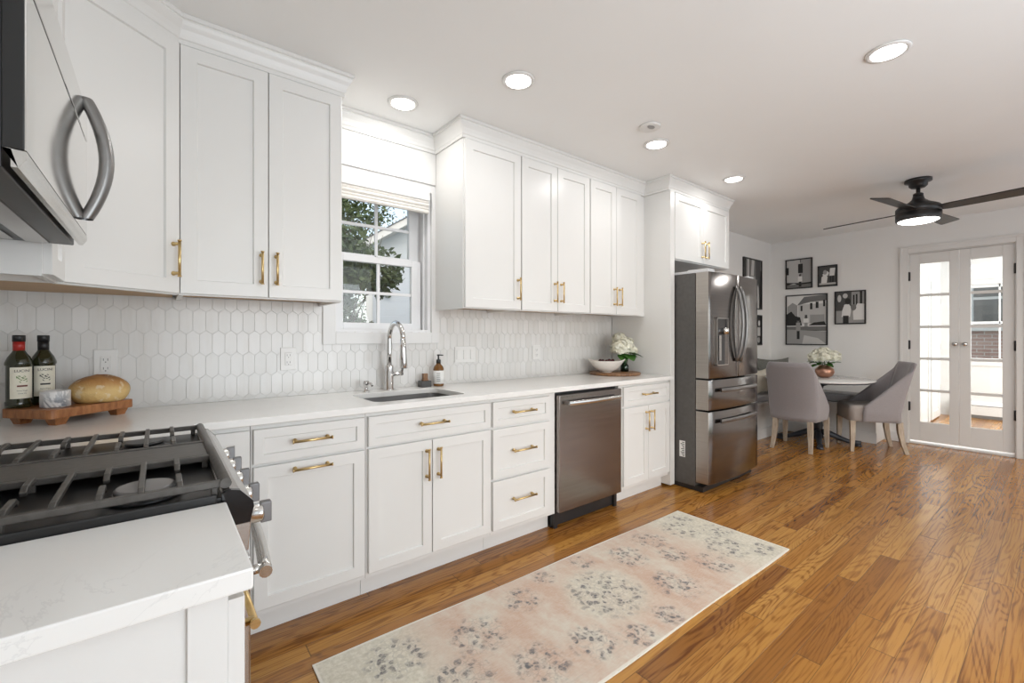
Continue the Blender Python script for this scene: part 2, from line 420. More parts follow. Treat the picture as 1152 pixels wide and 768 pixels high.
# kitchen window casing, jambs, sashes
b = MB(); y0, y1 = W - .019, W - .0005
b.box(.726, WX0, y0, y1, 1.192, 2.234); b.box(WX1, 1.468, y0, y1, 1.192, 2.234); b.box(WX0, WX1, y0, y1, 1.192, WZ0); b.box(WX0, WX1, y0, y1, WZ1, 2.234)
b.build('trim_3', 'trim', bevel=.002, kind='structure')
GX0, GX1 = .868, 1.314; GY = 2.75
b = MB()
b.box(WX0, WX0 + .022, W - .0003, 2.84, WZ0 + .018, WZ1 - .02); b.box(WX1 - .022, WX1, W - .0003, 2.84, WZ0 + .018, WZ1 - .02); b.box(WX0, WX1, W - .0003, 2.84, WZ0, WZ0 + .018); b.box(WX0, WX1, W - .0003, 2.84, WZ1 - .02, WZ1)
b.box(WX0 + .022, WX0 + .032, W + .04, W + .06, WZ0, WZ1); b.box(WX1 - .032, WX1 - .022, W + .04, W + .06, WZ0, WZ1); b.box(WX1 - .045, WX1 - .022, 2.755, 2.775, WZ0, WZ1)
wf = b.build('window_1', 'vinyl', kind='structure')
def sash(yc, z0, z1, gz0, gz1, gx0, gx1, name):
    b = MB(); t = .017
    b.box(WX0 + .03, gx0, yc - t, yc + t, z0, z1); b.box(gx1, WX1 - .03, yc - t, yc + t, z0, z1)
    b.box(gx0, gx1, yc - t, yc + t, z0, gz0); b.box(gx0, gx1, yc - t, yc + t, gz1, z1)
    s_ = b.build(name, 'vinyl', wf, bevel=.002)
    b = MB(); mx_ = (gx0 + gx1) / 2; mz_ = (gz0 + gz1) / 2
    b.box(mx_ - .009, mx_ + .009, yc - .008, yc + .008, gz0, gz1); b.box(gx0, gx1, yc - .007, yc + .007, mz_ - .009, mz_ + .009); b.build('muntin', 'vinyl', s_)
    b = MB(); b.box(gx0 - .004, gx1 + .004, yc + .009, yc + .012, gz0 - .004, gz1 + .004); b.build('window_pane', 'glass', s_)
sash(2.733, 1.28, 1.735, 1.322, 1.697, GX0, GX1, 'lower_sash')
sash(2.77, 1.71, 2.16, 1.752, 2.12, GX0 + .002, GX1, 'upper_sash')
b = MB(); b.box(1.08, 1.11, 2.712, 2.722, 1.735, 1.742); b.box(1.075, 1.115, 2.722, 2.75, 1.735, 1.748); b.build('sash_lock', 'vinyl', wf)

# backsplash tiles : elongated hexagons set in grout
b = MB(); b.box(XL + .001, .740, W - .006, W - .0005, .914, 1.424); b.box(1.455, 3.274, W - .006, W - .0005, .914, 1.424); b.box(.740, 1.455, W - .006, W - .0005, .914, 1.20); bs = b.build('wall_backsplash', 'grout', kind='structure')
b = MB(); tw, tp, ts, g = .052, .108, .020, .0014
def clip_box(poly, x0, x1, z0, z1):
    def cl(pl, ins, inter):
        out = []
        for i in range(len(pl)):
            a, c_ = pl[i - 1], pl[i]
            if ins(c_):
                if not ins(a): out.append(inter(a, c_))
                out.append(c_)
            elif ins(a): out.append(inter(a, c_))
        return out
    def mk(ax, v): return lambda a, c_: tuple(a[k] + (c_[k] - a[k]) * (v - a[ax]) / (c_[ax] - a[ax]) for k in range(2))
    for ax, v, sg in ((0, x0, 1), (0, x1, -1), (1, z0, 1), (1, z1, -1)):
        if len(poly) < 3: return []
        poly = cl(poly, lambda p: (p[ax] - v) * sg >= 0, mk(ax, v))
    return poly
for j in range(-1, 6):
    for i in range(-13, 66):
        cx = (i + (j % 2) / 2) * tw; cz = .914 - .035 + j * tp
        hw = tw / 2 - g / 2; hz = tp / 2
        pl = [(cx - hw, cz - hz + ts / 2 + g / 2), (cx, cz - hz - ts / 2 + g / 2), (cx + hw, cz - hz + ts / 2 + g / 2), (cx + hw, cz + hz - ts / 2 - g / 2), (cx, cz + hz + ts / 2 - g / 2), (cx - hw, cz + hz - ts / 2 - g / 2)]
        pl = clip_box(pl, XL + .002, 3.272, .9145, 1.4235)
        if len(pl) < 3: continue
        cxx = sum(p[0] for p in pl) / len(pl); czz = sum(p[1] for p in pl) / len(pl)
        if WX0 - .05 < cxx < WX1 + .04 and czz > 1.21: continue
        n = len(pl); k = .985
        vs = [(p[0], W - .006, p[1]) for p in pl] + [(p[0], W - .0078, p[1]) for p in pl] + [(cxx + (p[0] - cxx) * k, W - .0082, czz + (p[1] - czz) * .993) for p in pl]
        fs = [[q, (q + 1) % n, n + (q + 1) % n, n + q] for q in range(n)] + [[n + q, n + (q + 1) % n, 2 * n + (q + 1) % n, 2 * n + q] for q in range(n)] + [list(range(2 * n, 3 * n))]
        b.add(vs, fs)
b.build('wall_tiles', 'tile', kind='structure')

# ------------------------------------------------------------------ base cabinets, long run (door faces at y = 2.03)
YB = 2.05; TB = FY(YB)
def base_cab(name, label, x0, x1, fronts, toe=.105, wallx=None):
    t = thing(name, label, 'cabinet', ((x0 + x1) / 2, YB, 0), 0, 'base cabinets of the long run')
    b = MB(); b.box(x0, x1, YB, YB + .018, toe, .883); b.box(x0, x0 + .018, YB + .018, W - .012, toe, .883); b.box(x1 - .018, x1, YB + .018, W - .012, toe, .883); b.box(x0 + .018, x1 - .018, YB + .018, W - .012, toe, toe + .018); b.box(x0, x1, YB + .065, YB + .08, 0, toe); b.build('cabinet_body', 'cab', t)
    for kind, a0, a1, z0, z1, hp in fronts:
        door(a0, a1, z0, z1, TB, t, hp, kind, rail=(.05 if kind == 'door' else .036 if z1 - z0 < .2 else .045))
    return t
DT0, DT1, DB0 = .722, .862, .132
base_cab('base_cabinet', 'narrow white corner base cabinet partly behind the range front', .11, .288, [('door', .125, .284, .132, .862, None)])
base_cab('base_cabinet', 'white base cabinet with top drawer and pull-out door, left of sink cabinet', .290, .756,
         [('drawer', .298, .748, DT0, DT1, (.515, .80, .155, False)), ('door', .298, .748, DB0, .71, (.515, .682, .155, False))])
base_cab('base_cabinet', 'white double-door sink base cabinet under the faucet', .758, 1.472,
         [('drawer', .766, 1.464, DT0, DT1, (1.10, .799, .155, False)), ('door', .766, 1.095, DB0, .71, (1.064, .593, .152, True)), ('door', 1.100, 1.464, DB0, .71, (1.131, .593, .152, True))])
base_cab('base_cabinet', 'white three-drawer base cabinet left of the dishwasher', 1.474, 1.982,
         [('drawer', 1.482, 1.925, DT0, DT1, (1.70, .797, .165, False)), ('drawer', 1.482, 1.925, .424, .706, (1.70, .572, .165, False)), ('drawer', 1.482, 1.925, DB0, .409, (1.70, .288, .165, False))])
base_cab('base_cabinet', 'white base cabinet with drawer and two doors beside the fridge panel', 2.626, 3.272,
         [('drawer', 2.668, 3.264, DT0, DT1, (2.966, .796, .16, False)), ('door', 2.668, 2.969, DB0, .706, (2.938, .592, .15, True)), ('door', 2.973, 3.264, DB0, .706, (3.006, .592, .15, True))])
# ------------------------------------------------------------------ countertops
def slab(outer, hole, z0, z1, name, m_, label=None, cat=None, bev=.003):
    b = MB(); rings = [outer] + ([hole] if hole else [])
    tr = tessellate_polygon([[Vector((p[0], p[1], 0)) for p in r] for r in rings])
    al = [p for r in rings for p in r]; n = len(al)
    vs = [(p[0], p[1], z0) for p in al] + [(p[0], p[1], z1) for p in al]
    fs = [list(t_) for t_ in tr] + [[q + n for q in t_][::-1] for t_ in tr]
    o_ = 0
    for r in rings:
        for i in range(len(r)): j = (i + 1) % len(r); fs.append([o_ + i, o_ + j, o_ + j + n, o_ + i + n])
        o_ += len(r)
    b.add(vs, fs); ob = b.build(name, m_, bevel=bev)
    if label: tag(ob, label, cat)
    return ob
def rrect(x0, x1, y0, y1, r, n=6):
    out = []
    for cx, cy, a in ((x1 - r, y1 - r, 0), (x0 + r, y1 - r, 90), (x0 + r, y0 + r, 180), (x1 - r, y0 + r, 270)):
        for k in range(n + 1): q = math.radians(a + 90 * k / n); out.append((cx + r * math.cos(q), cy + r * math.sin(q)))
    return out
HX0, HX1, HY0, HY1 = .835, 1.365, 2.115, 2.495
hole = rrect(HX0, HX1, HY0, HY1, .05)
slab([(XL + .002, 1.795), (.104, 1.795), (.104, 2.008), (3.273, 2.008), (3.273, W - .011), (XL + .002, W - .011)], hole[::-1], .884, .914, 'countertop', 'quartz',
     'long white quartz countertop under the tiled wall with sink cutout', 'countertop')
slab([(XL + .002, .714), (.105, .714), (.105, 1.031), (XL + .002, 1.031)], None, .884, .914, 'countertop', 'quartz',
     'short white quartz countertop in the foreground beside the range', 'countertop')
# sink bowl
t = thing('kitchen_sink', 'undermount stainless sink below the chrome faucet', 'sink', ((HX0 + HX1) / 2, (HY0 + HY1) / 2, .68))
b = MB(); r0 = rrect(HX0 - .012, HX1 + .012, HY0 - .012, HY1 + .012, .055); r1 = rrect(HX0 + .0, HX1 - .0, HY0 + .0, HY1 - .0, .05); r2 = rrect(HX0 + .012, HX1 - .012, HY0 + .012, HY1 - .012, .05)
n = len(r0); vs = [(p[0], p[1], .8835) for p in r0] + [(p[0], p[1], .8835) for p in r1] + [(p[0], p[1], .70) for p in r2]
fs = [[i, (i + 1) % n, n + (i + 1) % n, n + i] for i in range(n)] + [[n + i, n + (i + 1) % n, 2 * n + (i + 1) % n, 2 * n + i] for i in range(n)] + [list(range(2 * n, 3 * n))]
b.add(vs, fs, None, False); b.build('sink_bowl', 'sink', t)
b = MB(); b.lathe([(.045, 0), (.045, .003), (.03, .004), (.02, .001)], (1.1, 2.35, .7005)); b.build('drain', 'chrome', t)

# ------------------------------------------------------------------ upper cabinets (door faces at y = 2.26)
TU = FY(UC)
def up_cab(label, x0, x1, z0, doors, T=TU, yb=UC, group='white upper cabinets'):
    t = thing('upper_cabinet', label, 'cabinet', ((x0 + x1) / 2, yb, z0), 0, group)
    b = MB(); s_ = .018; b.box(x0, x0 + s_, yb, W - .0105, z0, 2.437); b.box(x1 - s_, x1, yb, W - .0105, z0, 2.437)
    b.box(x0 + s_, x1 - s_, yb, yb + s_, z0, 2.437); b.box(x0 + s_, x1 - s_, yb + s_, W - .0105, 2.42, 2.437); b.build('cabinet_body', 'cab', t)
    b = MB(); b.box(x0 + s_, x1 - s_, yb + s_, W - .0105, z0 + .018, z0 + .030); u = b.build('underside', 'raw', t); u['label'] = 'unpainted plywood underside'
    for a0, a1, za, zb, hp in doors: door(a0, a1, za, zb, T, t, hp)
    return t
UZ = 1.408
up_cab('white double-door upper cabinet left of the window', .064, .722, UZ, [(.070, .389, UZ + .006, 2.432, (.362, 1.542, .142, True)), (.393, .716, UZ + .006, 2.432, (.422, 1.542, .142, True))])
up_cab('white single-door upper cabinet right of the window', 1.438, 1.882, UZ, [(1.444, 1.878, UZ + .006, 2.432, (1.85, 1.547, .142, True))])
up_cab('white double-door upper cabinet, middle of the right-hand bank', 1.884, 2.560, UZ, [(1.888, 2.214, UZ + .006, 2.432, (2.185, 1.547, .142, True)), (2.218, 2.556, UZ + .006, 2.432, (2.248, 1.547, .142, True))])
up_cab('white double-door upper cabinet above the flower vase', 2.562, 3.273, UZ, [(2.566, 2.872, UZ + .006, 2.432, (2.842, 1.552, .142, True)), (2.876, 3.2, UZ + .006, 2.432, (2.908, 1.552, .142, True))])
# cabinet over the fridge
YFc = 2.05; t = thing('upper_cabinet', 'short white double-door cabinet above the refrigerator', 'cabinet', (3.81, YFc, 1.875), 0, 'white upper cabinets')
b = MB(); b.box(3.337, 4.285, YFc, W - .001, 1.875, 2.437); b.build('cabinet_body', 'cab', t)
door(3.345, 3.806, 1.882, 2.43, FY(YFc), t, (3.774, 2.0, .145, True)); door(3.81, 4.279, 1.882, 2.43, FY(YFc), t, (3.842, 2.0, .145, True))
b = MB(); b.box(3.275, 3.335, 2.03, W - .011, .02, 2.4375); tag(b.build('end_panel', 'cab', bevel=.0015), 'tall white end panel between countertop and refrigerator', 'panel')
# diagonal corner cabinet
A = Vector((LXC, 2.03)); Bp = Vector((.062, UC)); dd = (Bp - A).normalized(); nn = Vector((dd.y, -dd.x)); LD = (Bp - A).length
TD = frame((A.x, A.y, 0), (dd.x, dd.y, 0), (nn.x, nn.y, 0))
t = thing('upper_cabinet', 'white diagonal corner upper cabinet with single door', 'cabinet', (A.x + .1, A.y + .1, UZ), 0, 'white upper cabinets')
b = MB(); b.prism([(A.x, A.y), (Bp.x, Bp.y), (Bp.x, W - .011), (XL + .001, W - .011), (XL + .001, A.y)], UZ + .02, 2.437); b.box(0, LD, -.02, 0, UZ, UZ + .02, TD); b.build('cabinet_body', 'cab', t)
b = MB(); b.prism([(A.x + .0, A.y + .03), (Bp.x - .02, Bp.y + .01), (Bp.x - .01, W - .02), (XL + .01, W - .02), (XL + .01, A.y + .03)], UZ + .012, UZ + .0198); u = b.build('underside', 'raw', t); u['label'] = 'unpainted plywood underside'
door(.006, LD - .008, UZ + .006, 2.432, TD, t, (LD - .035, 1.55, .142, True))
# left wall cabinets
TLx = FX(LXC)
t = thing('upper_cabinet', 'narrow white upper cabinet between microwave and corner cabinet', 'cabinet', (LXC, 1.91, 1.44), 0, 'white upper cabinets')
b = MB(); s_ = .018
b.box(XL + .001, LXC, 1.795, 1.795 + s_, UZ + .0, 2.437); b.box(XL + .001, LXC, 2.028 - s_, 2.028, UZ, 2.437); b.box(LXC - s_, LXC, 1.795 + s_, 2.028 - s_, UZ, 2.437); b.box(XL + .001, LXC - s_, 1.795 + s_, 2.028 - s_, 2.42, 2.437)
b.build('cabinet_body', 'cab', t)
b = MB(); b.box(XL + .001, LXC - s_, 1.795 + s_, 2.028 - s_, UZ + .02, UZ + .032); u = b.build('underside', 'raw', t); u['label'] = 'unpainted plywood underside'
door(1.800, 2.018, UZ + .006, 2.432, TLx, t, None)
t = thing('upper_cabinet', 'white cabinet above the microwave', 'cabinet', (LXC, 1.41, 1.93), 0, 'white upper cabinets')
b = MB(); b.box(XL + .001, LXC, 1.03, 1.793, 1.905, 2.437); b.build('cabinet_body', 'cab', t)
door(1.036, 1.409, 1.911, 2.432, TLx, t, (1.38, 2.0, .142, True)); door(1.413, 1.787, 1.911, 2.432, TLx, t, (1.445, 2.0, .142, True))
# foreground base cabinet (narrow, faces +X)
XB = .077; TX = FX(XB)
t = thing('base_cabinet', 'narrow white base cabinet in the foreground under the short countertop', 'cabinet', (XB, .88, 0))
b = MB(); b.box(XL + .001, XB, .742, 1.028, .105, .883); b.box(XL + .001, XB - .065, .742, 1.028, 0, .105); b.build('cabinet_body', 'cab', t)
b = MB(); b.box(XL + .001, XB, .735, .742, .0, .883); b.box(.030, XB - .002, .729, .735, .0, .883); b.box(XL + .001, XL + .06, .729, .735, 0, .883); b.build('side_panel', 'cab', t, bevel=.001)
door(.735, 1.026, .722, .868, TX, t, (.885, .80, .22, False, ), 'drawer', rail=.036, o=.019); door(.735, 1.026, .13, .71, TX, t, None, 'door', rail=.05)

# ------------------------------------------------------------------ range
RY0, RY1 = 1.036, 1.790
t = thing('gas_range', 'stainless gas range with black cooktop and cast iron grates', 'stove', (-.2, 1.41, 0))
b = MB(); b.box(XL + .005, .095, RY0, RY1, .03, .895); b.build('range_body', 'blackmetal', t)
b = MB(); b.box(XL + .005, .10, RY0 + .004, RY1 - .002, .895, .921); b.box(XL + .01, .09, RY0 + .0, RY0 + .012, .895, .929)
b.build('cooktop', 'enamel', t, bevel=.003)
b = MB(); pf = [(.097, .929), (.112, .934), (.128, .930), (.150, .905), (.152, .893), (.145, .80), (.10, .80), (.097, .90)]
vs = [(p[0], yy, p[1]) for yy in (RY0 + .012, RY1 - .004) for p in pf]; n = len(pf)
b.add(vs, [tuple(range(n)), tuple(range(n, 2 * n))] + [(i, (i + 1) % n, n + (i + 1) % n, n + i) for i in range(n)])
b.build('control_panel', 'steel', t, bevel=.002)
for yy in (RY0, RY1 - .004):
    b = MB(); vs = [(p[0] * 1.0 + (.001), q, max(p[1], .862)) for q in (yy, yy + .012 if yy < 1.2 else yy + .004) for p in pf]; b.add(vs, [tuple(range(n)), tuple(range(n, 2 * n))] + [(i, (i + 1) % n, n + (i + 1) % n, n + i) for i in range(n)])
    b.build('end_cap', 'blackglass', t)
for i in range(5):
    ky = RY0 + .075 + i * (RY1 - RY0 - .15) / 4
    T_ = Matrix.Translation((.147, ky, .852)) @ Matrix.Rotation(math.radians(90), 4, 'Y')
    b = MB(); b.lathe([(.027, 0), (.027, .006), (.021, .009), (.020, .030), (.018, .034)], n=24, T=T_)
    k_ = b.build('knob', 'steelh', t)
    b = MB(); b.box(-.022, .022, -.010, .010, .028, .050, T_); b.build('knob_grip', 'knob', k_, bevel=.002)
b = MB(); b.box(.097, .148, RY0 + .006, RY1 - .006, .20, .79); od = b.build('oven_door', 'steel', t, bevel=.004)
b = MB(); b.box(.1481, .1495, RY0 + .10, RY1 - .10, .30, .64); b.build('oven_window', 'blackglass', od)
hp_ = [(.180 + .022 * math.sin(PI * k / 14), RY0 + .035 + (RY1 - RY0 - .07) * k / 14, .735) for k in range(15)]
b = MB(); b.tube(hp_, .013, 12); b.tube([(.148, RY0 + .06, .735), (.185, RY0 + .06, .735)], .010); b.tube([(.148, RY1 - .06, .735), (.185, RY1 - .06, .735)], .010); b.build('oven_handle', 'steelh', od)
b = MB(); b.box(.085, .140, RY0 + .006, RY1 - .006, .05, .19); b.build('bottom_drawer', 'enamel', t, bevel=.004)
# grates
GZ = .950
def grate(y0, y1, near):
    b = MB(); x0, x1 = -.49, .098; r = .0065
    b.box(x0, x1, y0, y0 + .013, GZ - .014, GZ); b.box(x0, x1, y1 - .013, y1, GZ - .014, GZ)
    b.box(x0, x0 + .013, y0, y1, GZ - .014, GZ)
    k = 0; xx = .09 - .0575
    while xx > x0 + .03:
        yc = (y0 + y1) / 2
        def rib(pa):
            b.tube(pa, .0052, sq=True)
        if k % 2 == 1:
            rib([(xx, y0 + .006, GZ - .004), (xx, y0 + .02, GZ + .001), (xx, y1 - .02, GZ + .001), (xx, y1 - .006, GZ - .004)])
        else:
            rib([(xx, y0 + .006, GZ - .004), (xx, y0 + .02, GZ + .001), (xx, yc - .045, GZ + .001), (xx, yc - .030, GZ - .008)])
            rib([(xx, y1 - .006, GZ - .004), (xx, y1 - .02, GZ + .001), (xx, yc + .045, GZ + .001), (xx, yc + .030, GZ - .008)])
        k += 1; xx -= .0575
    for px in (x0 + .007, -.20, x1 - .01):
        for py in (y0 + .007, y1 - .007): b.box(px - .006, px + .006, py - .005, py + .005, .921, GZ - .012)
    b.build('grate', 'grate', t, bevel=.002)
grate(RY0 + .022, 1.315, True); grate(1.485, RY1 - .02, False)
b = MB(); b.tube([(.106, RY0 + .018, .944), (.106, RY1 - .02, .944)], .0105, 12); b.build('grate_rail', 'grate', t)
b = MB(); b.box(-.48, .096, 1.322, 1.478, .930, .948); g_ = b.build('griddle', 'grate', t, bevel=.003)
for px, py, r in ((-.02, 1.14, .05), (-.36, 1.14, .045), (-.03, 1.62, .045), (-.36, 1.62, .045)):
    b = MB(); b.lathe([(r + .012, 0), (r + .012, .006), (r, .008), (r, .014)], (px, py, .921)); bu = b.build('burner', 'enamel', t)
    b = MB(); b.lathe([(r - .002, 0), (r - .002, .006), (r - .006, .009)], (px, py, .9352)); b.build('burner_cap', 'capgrey' if px > -.1 and py < 1.3 else 'blackmetal', bu)

# ------------------------------------------------------------------ microwave
MX = -.163
t = thing('microwave', 'over-the-range microwave with mirrored door and curved grey handle', 'microwave', (-.36, 1.41, 1.50))
b = MB(); b.box(XL + .002, -.19, 1.03, 1.789, 1.50, 1.90); b.build('microwave_body', 'blackmetal', t, bevel=.003)
b = MB(); b.box(-.19, MX - .002, 1.028, 1.79, 1.532, 1.798); md = b.build('microwave_door', 'enamel', t, bevel=.002)
b = MB(); b.box(MX - .002, MX, 1.028, 1.79, 1.532, 1.798); b.build('door_glass', 'mirror', md)
b = MB(); b.box(-.19, MX - .002, 1.028, 1.79, 1.805, 1.893); b.box(MX - .002, MX + .001, 1.028, 1.79, 1.805, 1.893); b.build('vent_grille', 'mirror', t, bevel=.002)
b = MB(); vs = [(p[0], yy, p[1]) for yy in (1.028, 1.79) for p in ((-.19, 1.532), (MX, 1.530), (MX, 1.518), (-.172, 1.503), (-.180, 1.503), (-.180, 1.532))]
b.add(vs, [tuple(range(6)), tuple(range(6, 12))] + [(i, (i + 1) % 6, 6 + (i + 1) % 6, 6 + i) for i in range(6)]); b.build('bottom_strip', 'steelh', t)
hz = [(MX + .004 + .044 * math.sin(PI * k / 16) ** .9, 1.71, 1.565 + .335 * k / 16) for k in range(17)]
b = MB(); b.grid(lambda u, v: (lambda p, a: (p[0] + 0.017 * math.cos(a), p[1] + .018 * math.sin(a), p[2]))(hz[min(16, round(v * 16))], 2 * PI * u), 14, 17, None, True)
b.build('microwave_handle', 'handleg', md)
b = MB(); b.box(-.52, -.30, 1.08, 1.38, 1.494, 1.500); b.box(-.52, -.30, 1.43, 1.74, 1.494, 1.500); b.build('grease_filter', 'steel', t, bevel=.002)
b = MB(); b.box(-.28, -.235, 1.06, 1.76, 1.495, 1.500); b.build('underside_panel', 'steel', t)

# ------------------------------------------------------------------ dishwasher
t = thing('dishwasher', 'stainless steel dishwasher under the countertop', 'dishwasher', (2.305, 2.03, 0))
b = MB(); b.box(1.986, 2.622, 2.075, 2.60, .012, .868); b.box(1.986, 2.622, 2.095, 2.11, 0, .1); b.build('dishwasher_body', 'blackmetal', t)
for q in (1.988, 2.59): b = MB(); b.box(q, q + .03, 2.06, 2.075, .0, .105); b.build('toe_bracket', 'blackmetal', t)
b = MB(); b.box(1.992, 2.618, 2.015, 2.073, .112, .862); dd_ = b.build('dishwasher_door', 'dwsteel', t, bevel=.005)
b = MB(); hpp = [(2.05 + .52 * k / 12, 1.985 - .012 * math.sin(PI * k / 12), .808) for k in range(13)]
for k in range(12):
    p, q = hpp[k], hpp[k + 1]; 
b.grid(lambda u, v: (lambda p, a: (p[0], p[1] + .007 * math.cos(a), p[2] + .015 * math.sin(a)))(hpp[round(v * 12)], 2 * PI * u), 12, 13, None, True)
b.box(2.055, 2.075, 1.985, 2.016, .798, .818); b.box(2.545, 2.565, 1.985, 2.016, .798, .818); b.build('dishwasher_handle', 'steelh', dd_)

# ------------------------------------------------------------------ refrigerator
FX0, FX1 = 3.352, 4.225
t = thing('refrigerator', 'dark stainless french-door refrigerator with two lower drawers', 'refrigerator', ((FX0 + FX1) / 2, 2.1, 0))
b = MB(); b.box(FX0, FX1, 1.862, 2.60, .04, 1.745); b.build('fridge_case', 'fridgeside', t, bevel=.004)
b = MB(); b.box(FX0 + .01, FX1 - .01, 1.80, 2.58, .005, .045); b.build('base_grille', 'blackmetal', t)
b = MB(); b.box(FX0 + .01, FX0 + .12, 1.76, 1.93, 1.742, 1.772); b.box(FX0 + .01, FX0 + .06, 1.93, 2.55, 1.745, 1.765); b.box(FX1 - .12, FX1 - .01, 1.78, 1.93, 1.742, 1.772); b.build('hinge_cover', 'tape', t, bevel=.004)
def bow(x):
    q = (x - (FX0 + FX1) / 2) / ((FX1 - FX0) / 2); return 1.718 + .032 * q * q
def bowed(x0, x1, z0, z1, name, n=12, cut=None):
    b = MB(); xs = [x0 + (x1 - x0) * k / n for k in range(n + 1)]
    pts = [(x, bow(x)) for x in xs] + [(x1, 1.855), (x0, 1.855)]
    N_ = len(pts); e = .006
    vs = [(p[0], p[1], z0) for p in pts] + [(p[0], p[1], z1) for p in pts]
    b.add(vs, [tuple(range(N_))[::-1], tuple(range(N_, 2 * N_))])
    o_ = len(b.v) - 2 * N_
    for i in range(N_):
        j = (i + 1) % N_; b.f.append([o_ + i, o_ + j, o_ + N_ + j, o_ + N_ + i]); b.smooth.append(i < n); b.mi.append(0 if i < n else 1)
    return b.build(name, ['fridge', 'fridgeedge'], t, bevel=.004)
XM = 3.765
d1 = bowed(FX0, XM - .003, .905, 1.745, 'fridge_door'); d2 = bowed(XM + .003, FX1, .905, 1.745, 'fridge_door')
w1 = bowed(FX0, FX1, .655, .893, 'fridge_drawer'); w2 = bowed(FX0, FX1, .075, .643, 'fridge_drawer')
for dx_, dr in ((-.035, d1), (.035, d2)):
    b = MB(); hh = [(XM + dx_ + (.0 if 0 else 0), 1.712 - .055 * math.sin(PI * k / 16) ** .7, 1.03 + .62 * k / 16) for k in range(17)]
    b.tube(hh, .013, 12); b.build('door_handle', 'handleg', dr)
for z_, dr in ((.81, w1), (.565, w2)):
    b = MB(); hh = [(FX0 + .12 + (FX1 - FX0 - .24) * k / 16, bow(FX0 + .12 + (FX1 - FX0 - .24) * k / 16) - .026, z_) for k in range(17)]
    b.grid(lambda u, v: (lambda p, a: (p[0], p[1] + 0.007 * math.cos(a), p[2] + .017 * math.sin(a)))(hh[round(v * 16)], 2 * PI * u), 12, 17, None, True)
    for q in (1, 15): b.tube([hh[q], (hh[q][0], hh[q][1] + .045, z_)], .009)
    b.build('drawer_handle', 'handleg', dr)
# dispenser : frame, recess, paddle
b = MB(); xa, xb = 3.435, 3.625; za, zb = 1.005, 1.385
yf = bow(3.53) - .003
b.box(xa, xa + .008, yf - .004, yf + .02, za, zb); b.box(xb - .008, xb, yf - .004, yf + .02, za, zb); b.box(xa, xb, yf - .004, yf + .02, za, za + .008); b.box(xa, xb, yf - .004, yf + .02, zb - .008, zb)
disp = b.build('water_dispenser', 'fridgeedge', d1)
b = MB(); b.box(xa + .008, xb - .008, yf - .002, yf + .004, zb - .10, zb - .008); b.box(xa + .008, xb - .008, yf + .0, yf + .012, za + .008, zb - .10); b.build('dispenser_recess', 'screen', disp)
b = MB(); b.lathe([(.026, 0), (.030, .035), (.024, .05)], ((xa + xb) / 2 + .02, yf - .012, zb - .13), 16); b.build('dispenser_nozzle', 'steelh', disp)
b = MB(); b.box(xa + .03, xa + .065, yf - .006, yf - .001, za + .04, zb - .14); b.build('paddle', 'steel', disp)
b = MB(); b.box(FX0 - .0015, FX0, 1.945, 1.995, .255, .385)
b.cur = 1
for k in range(9): b.box(FX0 - .0020, FX0 - .0014, 1.95, 1.95 + .018 + .02 * ((k * 7) % 5) / 5, .262 + k * .0135, .268 + k * .0135)
b.build('sticker', ['labelw', 'ink'], t)['label'] = 'small white printed sticker'

# ------------------------------------------------------------------ outlets and switches
def outlet(x0, x1, z0, z1, kind, label):
    t = thing('wall_outlet' if kind == 'o' else 'light_switch', label, 'outlet' if kind == 'o' else 'switch', ((x0 + x1) / 2, W - .012, z0))
    b = MB(); b.box(x0, x1, W - .015, W - .009, z0, z1); b.build('cover_plate', 'plastic', t, bevel=.002)
    zc = (z0 + z1) / 2
    if kind == 'o':
        xc = (x0 + x1) / 2; b = MB(); b.box(xc - .017, xc + .017, W - .018, W - .015, zc - .034, zc + .034); r = b.build('receptacle', 'plastic', t, bevel=.002)
        b = MB()
        for s in (-.019, .019):
            b.box(xc - .008, xc - .006, W - .0185, W - .0178, zc + s - .004, zc + s + .006); b.box(xc + .006, xc + .008, W - .0185, W - .0178, zc + s - .004, zc + s + .006)
            b.box(xc - .002, xc + .002, W - .0185, W - .0178, zc + s - .012, zc + s - .008)
        b.build('slots', 'plasticd', r)
    else:
        n = kind; st = (x1 - x0) / n
        for i in range(n):
            xc = x0 + st * (i + .5); b = MB(); b.box(xc - .016, xc + .016, W - .020, W - .015, zc - .033, zc + .033); b.build('rocker', 'plastic', t, bevel=.002)
outlet(-.219, -.141, 1.053, 1.180, 'o', 'white duplex wall outlet behind the bread loaf')
outlet(.511, .588, 1.055, 1.177, 'o', 'white wall outlet left of the faucet')
outlet(1.592, 1.76, 1.056, 1.166, 3, 'triple white switch plate on the tiles right of the soap bottle')
outlet(2.30, 2.38, 1.056, 1.168, 'o', 'white wall outlet above the dishwasher')
outlet(-.50, -.425, 1.053, 1.180, 'o', 'white wall outlet at the frame edge behind the oil bottles')

# ------------------------------------------------------------------ faucet
fx, fy = 1.09, 2.555
t = thing('kitchen_faucet', 'chrome gooseneck faucet behind the sink', 'faucet', (fx, fy, .914))
b = MB(); b.lathe([(.030, 0), (.030, .006), (.025, .010), (.0245, .14), (.022, .15)], (fx, fy, .914)); b.build('faucet_base', 'chrome', t)
pts = [(fx, fy, 1.06), (fx, fy, 1.14), (fx, fy, 1.22)] + [(fx, fy - .095 + .095 * math.cos(PI * k / 12), 1.22 + .095 * math.sin(PI * k / 12)) for k in range(1, 12)] + [(fx, fy - .19, 1.215)]
b = MB(); b.tube(pts, .0145, 14); b.build('spout', 'chrome', t)
b = MB(); b.tube([(fx, fy - .19, 1.22), (fx, fy - .192, 1.17), (fx, fy - .20, 1.06), (fx, fy - .20, 1.056)], [.0155, .018, .022, .020], 16); b.build('spray_head', 'chrome', t)
